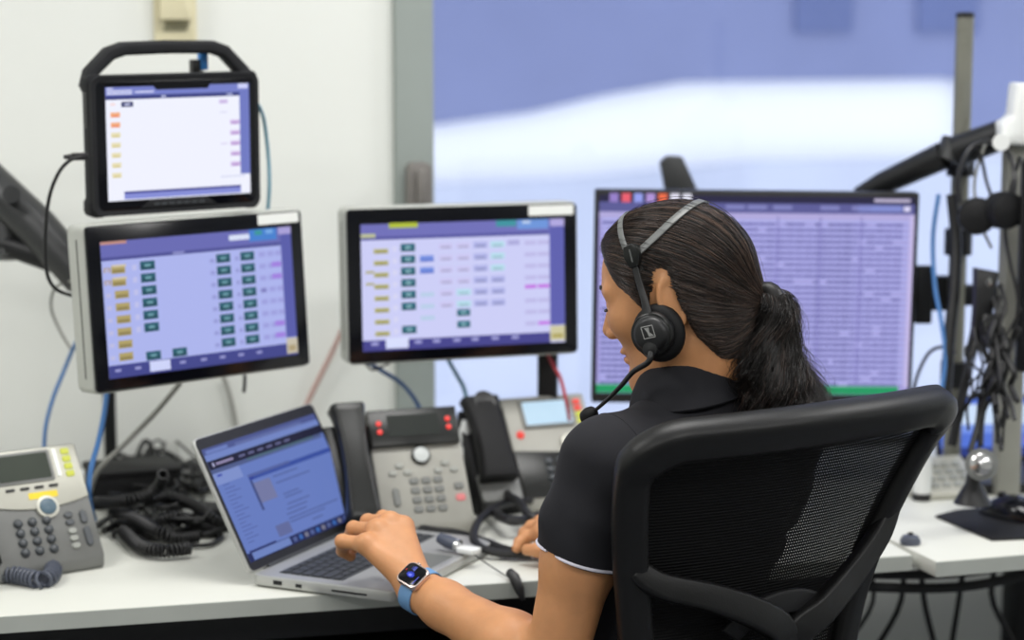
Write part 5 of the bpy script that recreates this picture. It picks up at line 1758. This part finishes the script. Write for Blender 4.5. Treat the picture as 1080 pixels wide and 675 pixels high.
# collar: stand and fall around the neck
nk_ax = Vector(map(float, dirn(T(0.02, 0, 0.12) - T(-0.012, 0, 0.0))))
cF = Vector(map(float, TF[0]))
cF = (cF - nk_ax * cF.dot(nk_ax)).normalized()
cL = nk_ax.cross(cF)
base_c = Vector(map(float, T(0.006, 0, 0.004)))
col = MB()
rings = [(0.060, -0.012), (0.0585, 0.012), (0.0595, 0.0255), (0.0625, 0.0285), (0.0660, 0.025), (0.0720, 0.004), (0.0785, -0.0220), (0.0770, -0.0240), (0.070, 0.000), (0.0635, 0.0215)]
NC = 44
for i in range(NC + 1):
    a = -math.pi + 0.42 + (2 * math.pi - 0.84) * i / NC          # opening at the front
    a2 = a + math.pi
    d_ = cF * math.cos(a2) + cL * math.sin(a2)
    d_ = -(cF * math.cos(a) + cL * math.sin(a))
    fr_ = abs(a) / math.pi
    for (r, h) in rings:
        wob = 0.002 * math.sin(3 * a + 0.6)
        drop = -0.014 * fr_ ** 2
        grow = 1.0 + (0.16 if r > 0.07 else 0.03) * abs(math.sin(a)) - 0.02 * math.cos(a)
        col.v.append(base_c + d_ * (r * grow) + nk_ax * (h + drop - (0.006 * abs(math.sin(a)) if r > 0.07 else 0) + wob * (r > 0.065)))
nr_ = len(rings)
for i in range(NC):
    for j in range(nr_ - 1):
        col.f.append((i * nr_ + j, i * nr_ + j + 1, (i + 1) * nr_ + j + 1, (i + 1) * nr_ + j))
obj('collar', col, 'polo', shirt)

# --- trousers and shoes -------------------------------------------------------
HIP = T(0.065, 0, -0.50)
tfw = v3(-math.sin(R(38)), math.cos(R(38)), 0)
tlf = v3(-math.cos(R(38)), -math.sin(R(38)), 0)
legs = {}
for s in (1, -1):
    hp_ = HIP + tlf * f32(0.09 * s)
    hp_[2] = 0.555
    kn_ = hp_ + tfw * f32(0.40) + tlf * f32(0.02 * s)
    kn_[2] = 0.545
    an_ = kn_ + tfw * f32(0.02)
    an_[2] = 0.10
    legs[s] = (hp_, kn_, an_)


def sd_trousers(p):
    d = None
    for s in (1, -1):
        a, b, c = legs[s]
        e = chain(p, [a, b], (0.088, 0.062), 0.02)
        e = smin(e, chain(p, [b, c], (0.060, 0.052), 0.02), 0.03)
        d = e if d is None else smin(d, e, 0.02)
    q = (p - HIP) @ TF.T
    d = smin(d, ell(q, (-0.01, 0, -0.0), (0.118, 0.168, 0.085)), 0.03)
    return d


lp_ = np.array([x for s in legs for x in legs[s]] + [HIP])
wobj('trousers', sdf_mesh(sd_trousers, lp_.min(0) - 0.2, lp_.max(0) + 0.2, 0.009, 'trousers', 2), 'trousers', person)
for s in (1, -1):
    an_ = legs[s][2]
    sm = MB()
    sh_prof = [(-0.055, 0.030, 0.055), (-0.02, 0.034, 0.075), (0.04, 0.036, 0.062), (0.11, 0.041, 0.045), (0.16, 0.034, 0.034), (0.185, 0.016, 0.022)]
    for (y, hw, hz) in sh_prof:
        for k in range(12):
            a = 2 * math.pi * k / 12
            pt_ = an_ + tfw * f32(y) + tlf * f32(hw * math.cos(a))
            sm.v.append(Vector((float(pt_[0]), float(pt_[1]), max(0.002, hz * (0.5 + 0.55 * math.sin(a))))))
    for i in range(len(sh_prof) - 1):
        for k in range(12):
            sm.f.append((i * 12 + k, i * 12 + (k + 1) % 12, (i + 1) * 12 + (k + 1) % 12, (i + 1) * 12 + k))
    sm.f.append(tuple(range(12)))
    sm.f.append(tuple((len(sh_prof) - 1) * 12 + k for k in range(12)))
    wobj('shoe', sm, 'soft_black', person)

# --- hair --------------------------------------------------------------------
TIE = H(-0.083, 0.004, -0.022)
HL = np.array([(0.20, 0.072), (0.094, 0.070), (0.080, 0.064), (0.066, 0.046), (0.054, 0.024), (0.036, 0.006), (0.026, -0.012), (0.015, -0.008), (0.007, 0.028), (-0.010, 0.036), (-0.024, 0.022), (-0.023, -0.028), (-0.029, -0.062), (-0.050, -0.094), (-0.2, -0.12)])[::-1]


def hairline(q):
    """positive inside the hair-covered part of the head"""
    u = np.interp(q[:, 0], HL[:, 0], HL[:, 1]).astype(f32)
    return (q[:, 2] - u) * f32(0.75)


def sd_cran(p):
    q = (p - HEAD) @ HF.T
    a = q.copy()
    a[:, 1] = np.abs(a[:, 1])
    d = ell(a, (-0.009, 0, 0.026), (0.086, 0.073, 0.082))
    d = smin(d, ell(a, (0.030, 0, 0.030), (0.062, 0.062, 0.070)), 0.03)
    d = smin(d, ell(a, (0.030, 0, -0.032), (0.058, 0.056, 0.075)), 0.03)
    d = smin(d, rcone(p, H(-0.035, 0, -0.035), T(-0.012, 0, 0.0), 0.054, 0.053), 0.03)
    return d, q


def sd_hair(p):
    d, q = sd_cran(p)
    g = hairline(q)
    t = np.clip((g + 0.004) / 0.030, 0, 1)
    t = t * t * (3 - 2 * t)
    th = f32(-0.005) + f32(0.0138) * t
    d = d - th
    # hair drawn back into the tie
    d2 = rcone(p, H(-0.040, 0, -0.010), TIE, 0.052, 0.020)
    dd = smin(d, np.where(g > -0.01, d2, 1).astype(f32), 0.022)
    return np.where(g > -0.012, dd, np.maximum(d, 0.001)).astype(f32)


hair_o = wobj('hair', sdf_mesh(sd_hair, HEAD - 0.17, HEAD + 0.17, 0.0030, 'hair', 2), 'hair', person)


def surf_r(dirs, fn, n_it=26):
    """distance from the head centre to the surface along unit directions"""
    r = np.full(len(dirs), 0.135, dtype=f32)
    c = H(-0.01, 0, 0.015)
    for _ in range(n_it):
        r = r - fn(c + dirs * r[:, None]) * f32(0.7)
        r = np.clip(r, 0.04, 0.17)
    return c, r


def strands_mesh(paths, rads, sides=3):
    """paths (S, N, 3) -> one mesh of thin tapered tubes"""
    S, Np, _ = paths.shape
    tg = np.gradient(paths, axis=1)
    tg /= (np.linalg.norm(tg, axis=2, keepdims=True) + 1e-9)
    ref = np.array([0.31, 0.22, 0.92])
    n1 = np.cross(tg, ref)
    n1 /= (np.linalg.norm(n1, axis=2, keepdims=True) + 1e-9)
    n2 = np.cross(tg, n1)
    V_ = []
    for j in range(sides):
        a = 2 * math.pi * j / sides
        V_.append(paths + rads[..., None] * (n1 * math.cos(a) + n2 * math.sin(a)))
    V_ = np.stack(V_, 2).reshape(-1, 3)
    s = np.arange(S)[:, None, None] * Np * sides
    i = np.arange(Np - 1)[None, :, None] * sides
    j = np.arange(sides)[None, None, :]
    j2 = (j + 1) % sides
    Q = np.stack([s + i + j, s + i + j2, s + i + sides + j2, s + i + sides + j], -1).reshape(-1, 4)
    me = bpy.data.meshes.new('hair_strands')
    me.vertices.add(len(V_))
    me.vertices.foreach_set('co', V_.astype(np.float32).ravel())
    me.loops.add(Q.size)
    me.loops.foreach_set('vertex_index', Q.ravel().astype(np.int32))
    me.polygons.add(len(Q))
    me.polygons.foreach_set('loop_start', np.arange(0, Q.size, 4, dtype=np.int32))
    me.update(calc_edges=True)
    me.polygons.foreach_set('use_smooth', [True] * len(me.polygons))
    return me


rng = np.random.default_rng(4)


def scalp_strands(S, Np=18, lift=(0.0, 0.0016), rad=0.00042, flyaway=False):
    c = H(-0.01, 0, 0.015)
    td = (TIE - c) / np.linalg.norm(TIE - c)
    # roots: on and behind the hairline, both sides
    fq = rng.uniform(-0.075, 0.098, S * 3)
    u0 = np.interp(fq, HL[:, 0], HL[:, 1])
    u = u0 + rng.choice([0.004, 0.012, 0.03, 0.055], S * 3, p=[.45, .25, .18, .12]) * rng.uniform(.4, 1.4, S * 3)
    side = rng.choice([1, 1, 1, -1], S * 3)
    lq = side * rng.uniform(0.0, 0.078, S * 3)
    d = np.stack([fq + 0.01, lq, u - 0.015], 1)
    d[:, 1] = side * np.sqrt(np.clip(0.095 ** 2 - (d[:, 0] * 0.92) ** 2 - (d[:, 2] * 0.95) ** 2, 0.00002, None)) * rng.uniform(0.55, 1.0, S * 3)
    d /= np.linalg.norm(d, axis=1, keepdims=True)
    d = (d @ HF).astype(f32)
    d = d[:S]
    t = np.linspace(0, 1, Np)
    om = np.arccos(np.clip(d @ td, -0.985, 0.9999))[:, None]
    so = np.sin(om) + 1e-6
    tt = np.repeat(t[None], len(d), 0)
    w0 = np.sin((1 - tt) * om) / so
    w1 = np.sin(tt * om) / so
    dirs = w0[..., None] * d[:, None] + w1[..., None] * td[None, None]
    # slight sag and waviness
    dirs[..., 2] += -0.10 * np.sin(np.pi * tt) * (1 - np.clip(d[:, 2:3] * 1.2, 0, 1)) + 0.016 * np.sin(tt * rng.uniform(4, 11, (len(d), 1)) + rng.uniform(0, 6.3, (len(d), 1)))
    dirs /= np.linalg.norm(dirs, axis=2, keepdims=True)
    flat = dirs.reshape(-1, 3).astype(f32)
    cc_, r = surf_r(flat, sd_hair)
    lf = rng.uniform(lift[0], lift[1], (len(d), 1))
    if flyaway:
        lf = lf * np.sin(np.pi * tt) ** 0.7
    r = r.reshape(len(d), Np) + lf
    P_ = cc_ + dirs * r[..., None]
    rads = np.full((len(d), Np), rad) * (0.35 + 0.65 * np.sin(np.pi * np.clip(tt * 0.9 + 0.08, 0, 1)))
    return P_, rads


for (S, mname, lift, rad, fly) in ((2000, 'hair_strand', (0.0, 0.0016), 0.00060, False), (850, 'hair_strand_brown', (0.0002, 0.0020), 0.00055, False), (260, 'hair_strand_light', (0.0008, 0.0022), 0.00036, False), (150, 'hair_strand', (0.002, 0.0085), 0.00022, True)):
    P_, rads = scalp_strands(S, 18, lift, rad, fly)
    o = obj('hair_strands', strands_mesh(P_, rads), mname, hair_o)
    o['kind'] = 'stuff'

# ponytail
TIEv = Vector(map(float, TIE))
pony_c = [TIEv, Vector((0.3131, 2.4173, 1.1948)), Vector((0.3205, 2.4090, 1.1713)), Vector((0.3113, 2.4043, 1.1369)), Vector((0.3164, 2.3947, 1.1033)), Vector((0.3238, 2.3855, 1.0733)), Vector((0.3273, 2.3808, 1.0390)), Vector((0.3227, 2.3761, 1.0048))]
pony_w = [0.011, 0.017, 0.025, 0.033, 0.043, 0.049, 0.042, 0.016]
PC = catmull(pony_c, 6)
PW = [pony_w[min(len(pony_w) - 1, k // 6)] + (pony_w[min(len(pony_w) - 1, k // 6 + 1)] - pony_w[min(len(pony_w) - 1, k // 6)]) * (k % 6) / 6 for k in range(len(PC))]
core = obj('ponytail', MB().tube(PC, [w * 0.72 for w in PW], 16), 'hair', hair_o)
PCn = np.array([tuple(p) for p in PC])
PWn = np.array(PW)
vx = np.array([1.0, 0.0, 0.0])
vy = np.array([0.0, 0.9, 0.1])


def pony_strands(S, rad, spread=1.0, amp=0.006, ragged=0.0):
    Np = len(PCn)
    t = np.linspace(0, 1, Np)[None]
    ncl = 46
    cl = rng.integers(0, ncl, S)
    ca = rng.uniform(0, 2 * np.pi, ncl)
    cr = np.sqrt(rng.uniform(0.05, 1, ncl))
    cp = rng.uniform(0, 6.3, ncl)
    cf = rng.uniform(2.2, 4.2, ncl)
    a = ca[cl] + rng.normal(0, 0.30, S)
    r = np.clip(cr[cl] + rng.normal(0, 0.13, S), 0, 1.12) * spread
    ph_ = cp[cl] + rng.normal(0, 0.35, S)
    grow = np.clip(t * 1.6, 0, 1)
    ox = (r * np.cos(a))[:, None] * PWn[None] + amp * grow * np.sin(2 * np.pi * cf[cl][:, None] * t + ph_[:, None])
    oy = (r * np.sin(a))[:, None] * PWn[None] * 0.8 + amp * grow * np.cos(2 * np.pi * cf[cl][:, None] * t + ph_[:, None])
    end = 1.0 if not ragged else rng.uniform(1 - ragged, 1.0, (S, 1))
    P_ = PCn[None] + ox[..., None] * vx + oy[..., None] * vy
    if ragged:
        idx = np.clip(np.linspace(0, 1, Np)[None] * end * (Np - 1), 0, Np - 1.001)
        i0_ = idx.astype(int)
        fr2 = (idx - i0_)[..., None]
        rows = np.arange(S)[:, None]
        P_ = P_[rows, i0_] * (1 - fr2) + P_[rows, i0_ + 1] * fr2
    rads = np.full((S, Np), rad) * (1 - 0.6 * t)
    return P_, rads


for (S, mname, rad, spread, amp, rag) in ((1900, 'hair_strand', 0.00050, 1.0, 0.0105, 0.0), (520, 'hair_strand_brown', 0.00038, 1.03, 0.0105, 0.0), (330, 'hair_strand', 0.00024, 1.28, 0.013, 0.5)):
    P_, rads = pony_strands(S, rad, spread, amp, rag)
    o = obj('hair_strands', strands_mesh(P_, rads), mname, hair_o)
    o['kind'] = 'stuff'
tdir = (pony_c[1] - pony_c[0]).normalized()
tm = Matrix.Translation(TIEv + tdir * 0.003) @ tdir.to_track_quat('Z', 'Y').to_matrix().to_4x4()
obj('hair_tie', MB().tube([tm @ Vector((0.0165 * math.cos(a), 0.0165 * math.sin(a), 0)) for a in [2 * math.pi * k / 24 for k in range(24)]], 0.0042, 8, closed=True), 'soft_black', hair_o)

# ------------------------------------------------------------------ headset worn by the woman
hd = thing('headset', 'black headset with grey split headband and boom microphone worn by the person', 'headset', tuple(float(x) for x in HEAD))
hdi = hd.matrix_basis.inverted()


def hobj(name, mb, m, parent=hd, bevel=0.0):
    o = obj(name, mb, m, parent, bevel)
    if parent is hd:
        o.matrix_basis = hdi
    return o


def over_head(f0, u0, f1, n=30, lift=0.003):
    """band from the left block over the crown to the right block"""
    pts, nn = [], []
    for k in range(n + 1):
        q = k / n
        a = R(32) + (math.pi - 2 * R(32)) * q
        s = math.sin(a)
        w = (s - math.sin(R(32))) / (1 - math.sin(R(32)))
        f = f0 + (f1 - f0) * w ** 0.8
        d_ = np.array([[f + 0.01, 0.1 * math.cos(a), 0.1 * s]], dtype=f32)
        d_ /= np.linalg.norm(d_)
        dw = (d_ @ HF).astype(f32)
        cc_, r = surf_r(dw, sd_hair, 40)
        p = cc_[None] + dw * (r[:, None] + f32(lift))
        pts.append(Vector(map(float, p[0])))
        nn.append(Vector(map(float, dw[0])))
    for it in range(3):
        pts = [pts[0]] + [(pts[i - 1] + pts[i] * 2 + pts[i + 1]) / 4 for i in range(1, n)] + [pts[-1]]
    return pts, nn


pts, nn = over_head(0.016, 0.06, -0.058)
hobj('rear_headband', MB().ribbon(pts, nn, 0.0105, 0.0030), 'band_grey')
rearL = pts[0]
pts2, nn2 = over_head(0.026, 0.06, 0.044)
hobj('front_headband', MB().ribbon(pts2, nn2, 0.0080, 0.0030), 'band_grey')
blk = (pts[0] + pts2[0]) / 2
lv = Vector(map(float, HF[1]))
uv = Vector(map(float, HF[2]))
fv = Vector(map(float, HF[0]))


def lmat(o):
    """local frame on the left side of the head: x forward, y up, z outward"""
    return Matrix(((fv.x, uv.x, lv.x, o.x), (fv.y, uv.y, lv.y, o.y), (fv.z, uv.z, lv.z, o.z), (0, 0, 0, 1)))


for sgn, side in ((1, 'left'), (-1, 'right')):
    if sgn == 1:
        o_ = blk
    else:
        o_ = (pts[-1] + pts2[-1]) / 2
    LM = lmat(o_)
    z0, z1 = (-0.005, 0.009) if sgn == 1 else (-0.009, 0.005)
    bl = hobj('slider_block', MB().prism([(-0.010, 0.010), (-0.012, 0.0), (-0.007, -0.014), (0.005, -0.015), (0.0095, 0.0), (0.007, 0.012), (-0.004, 0.014)], z0, z1, 'z', LM), 'phone_charcoal', bevel=0.0015)
    if sgn == 1:
        obj('slider_mark', MB().box(-0.0016, 0.0002, -0.008, 0.008, 0.0089, 0.0096, LM), 'band_grey', bl)
    EC = Vector(map(float, H(0.012, sgn * 0.090, -0.034)))
    hobj('yoke_arm', MB().ribbon([o_ + uv * -0.010 + lv * sgn * 0.003, o_ * 0.6 + EC * 0.4 + lv * sgn * 0.003 + uv * 0.004, EC + uv * 0.040 + lv * sgn * 0.002, EC + uv * 0.026 + lv * sgn * 0.005], [lv * sgn] * 4, [0.008, 0.0085, 0.009, 0.012], 0.0045), 'black_plastic')
    EM = lmat(EC) if sgn == 1 else lmat(EC) @ Matrix.Rotation(math.pi, 4, 'Y')
    cup = hobj('ear_cup', MB().lathe([(0.026, -0.008), (0.0275, 0.0), (0.0265, 0.006), (0.023, 0.010), (0.0215, 0.0105), (0.0205, 0.0130), (0.017, 0.0150), (0.0, 0.0152)], 36, EM), 'black_plastic')
    obj('ear_cushion', MB().tube([EM @ Vector((0.0235 * math.cos(a) - 0.003, 0.026 * math.sin(a) - 0.001, -0.0110)) for a in [2 * math.pi * k / 32 for k in range(32)]], 0.0100, 10, closed=True), 'soft_black', cup)
    obj('cup_ring', MB().tube([EM @ Vector((0.0245 * math.cos(a), 0.0245 * math.sin(a), 0.0080)) for a in [2 * math.pi * k / 36 for k in range(36)]], 0.0016, 6, closed=True), 'phone_charcoal', cup)
    if sgn == 1:
        lg = MB()
        s_ = 0.0072
        z_ = 0.0155
        oq = [(-1, -1), (1, -1), (1.12, 1), (-0.88, 1)]
        for (a, b) in ((0, 1), (1, 2), (2, 3), (3, 0)):
            pa, pb = Vector((oq[a][0] * s_, oq[a][1] * s_ + 0.004, z_)), Vector((oq[b][0] * s_, oq[b][1] * s_ + 0.004, z_))
            lg.tube([EM @ pa, EM @ pb], 0.0006, 6)
        lg.prism([(-0.0060, 0.004 - 0.0055), (0.0005, 0.004 - 0.0055), (0.0020, 0.004 + 0.0010), (0.0045, 0.004 + 0.0055), (-0.0015, 0.004 + 0.0055), (-0.0010, 0.004 - 0.0005)], z_ - 0.0008, z_ + 0.0002, 'z', EM)
        obj('emblem', lg, 'logo_grey', cup)
        hub = EM @ Vector((0.0035, -0.0165, 0.012))
        obj('boom_hub', MB().lathe([(0.0105, -0.006), (0.011, 0.003), (0.0085, 0.008), (0.0, 0.0098)], 20, EM @ Matrix.Translation((0.0035, -0.0165, 0.008))), 'black_plastic', cup)
        mic_end = Vector((0.0988, 2.4315, 1.0402))
        bpth = catmull([hub, hub + uv * -0.014 + fv * 0.004 + lv * 0.006, Vector((0.1472, 2.3842, 1.1003)), Vector((0.1328, 2.3917, 1.0816)), Vector((0.1143, 2.4137, 1.0577)), mic_end], 6)
        hobj('boom', MB().tube(bpth, [0.0042 - 0.0020 * k / (len(bpth) - 1) for k in range(len(bpth))], 10), 'black_plastic')
        md = (mic_end - bpth[-4]).normalized()
        MM = Matrix.Translation(mic_end) @ md.to_track_quat('Z', 'Y').to_matrix().to_4x4()
        hobj('microphone_foam', MB().lathe([(0.003, -0.008), (0.0085, -0.003), (0.0105, 0.004), (0.0100, 0.012), (0.006, 0.017), (0, 0.0185)], 18, MM), 'soft_black')

# ------------------------------------------------------------------ wrist watch
fa = Vector(map(float, dirn(L_WR - L_EL)))
wc = Vector(map(float, L_WR)) - fa * 0.004
cam_dir = (Vector((0, 0, 1.49)) - wc).normalized()
nrm = cam_dir * 0.72 + Vector((-0.25, 0.0, 0.62))
nrm = (nrm - fa * nrm.dot(fa)).normalized()
sd_ = fa.cross(nrm)
wt_ = thing('smart_watch', 'square smart watch with a pale blue strap on the person\'s left wrist', 'watch', tuple(wc))
wi = wt_.matrix_basis.inverted()
WM = Matrix(((sd_.x, fa.x, nrm.x, wc.x), (sd_.y, fa.y, nrm.y, wc.y), (sd_.z, fa.z, nrm.z, wc.z), (0, 0, 0, 1)))
WR_ = 0.0265


def tobj(name, mb, m, bevel=0.0):
    o = obj(name, mb, m, wt_, bevel)
    o.matrix_basis = wi
    return o


strap = [WM @ Vector(((WR_ + 0.004) * math.cos(a), 0, (WR_ + 0.0015) * math.sin(a))) for a in [2 * math.pi * k / 36 for k in range(36)]]
strap_n = [(p - wc) for p in strap]
tobj('strap', MB().ribbon(strap, strap_n, 0.022, 0.0024, closed=True), 'watch_strap')
tobj('case', MB().prism(rrect(0.0345, 0.0385, 0.0095, 6), WR_ - 0.001, WR_ + 0.0085, 'z', WM), 'watch_case', 0.002)
tobj('glass', MB().prism(rrect(0.0300, 0.0340, 0.0080, 6), WR_ + 0.008, WR_ + 0.0094, 'z', WM), 'glass_black', 0.0006)
pw = Pic(0.026, 0.030)
pw.r(.40, .42, .72, .66, (52, 66, 190), 1)
pw.r(.48, .34, .66, .74, (60, 76, 206), 2)
pw.r(.53, .46, .66, .62, (130, 140, 255), 3)
pw.r(.45, .08, .95, .13, (90, 96, 200), 1)
pw.r(.06, .52, .34, .56, (120, 130, 230), 1)
pw.r(.06, .60, .30, .64, (120, 130, 230), 1)
pw.r(.10, .70, .30, .73, (90, 100, 200), 1)
pw.r(.38, .9, .5, .95, (180, 60, 60), 1)
po = pw.build('screen', wt_, M=wi @ WM @ Matrix.Translation((0, 0, WR_ + 0.0097)) @ Matrix.Rotation(R(-90), 4, 'X') @ Matrix.Rotation(R(180), 4, 'Y'))
tobj('crown', MB().tube([WM @ Vector((0.0170, 0.008, WR_ + 0.004)), WM @ Vector((0.0195, 0.008, WR_ + 0.004))], 0.003, 12), 'watch_case')
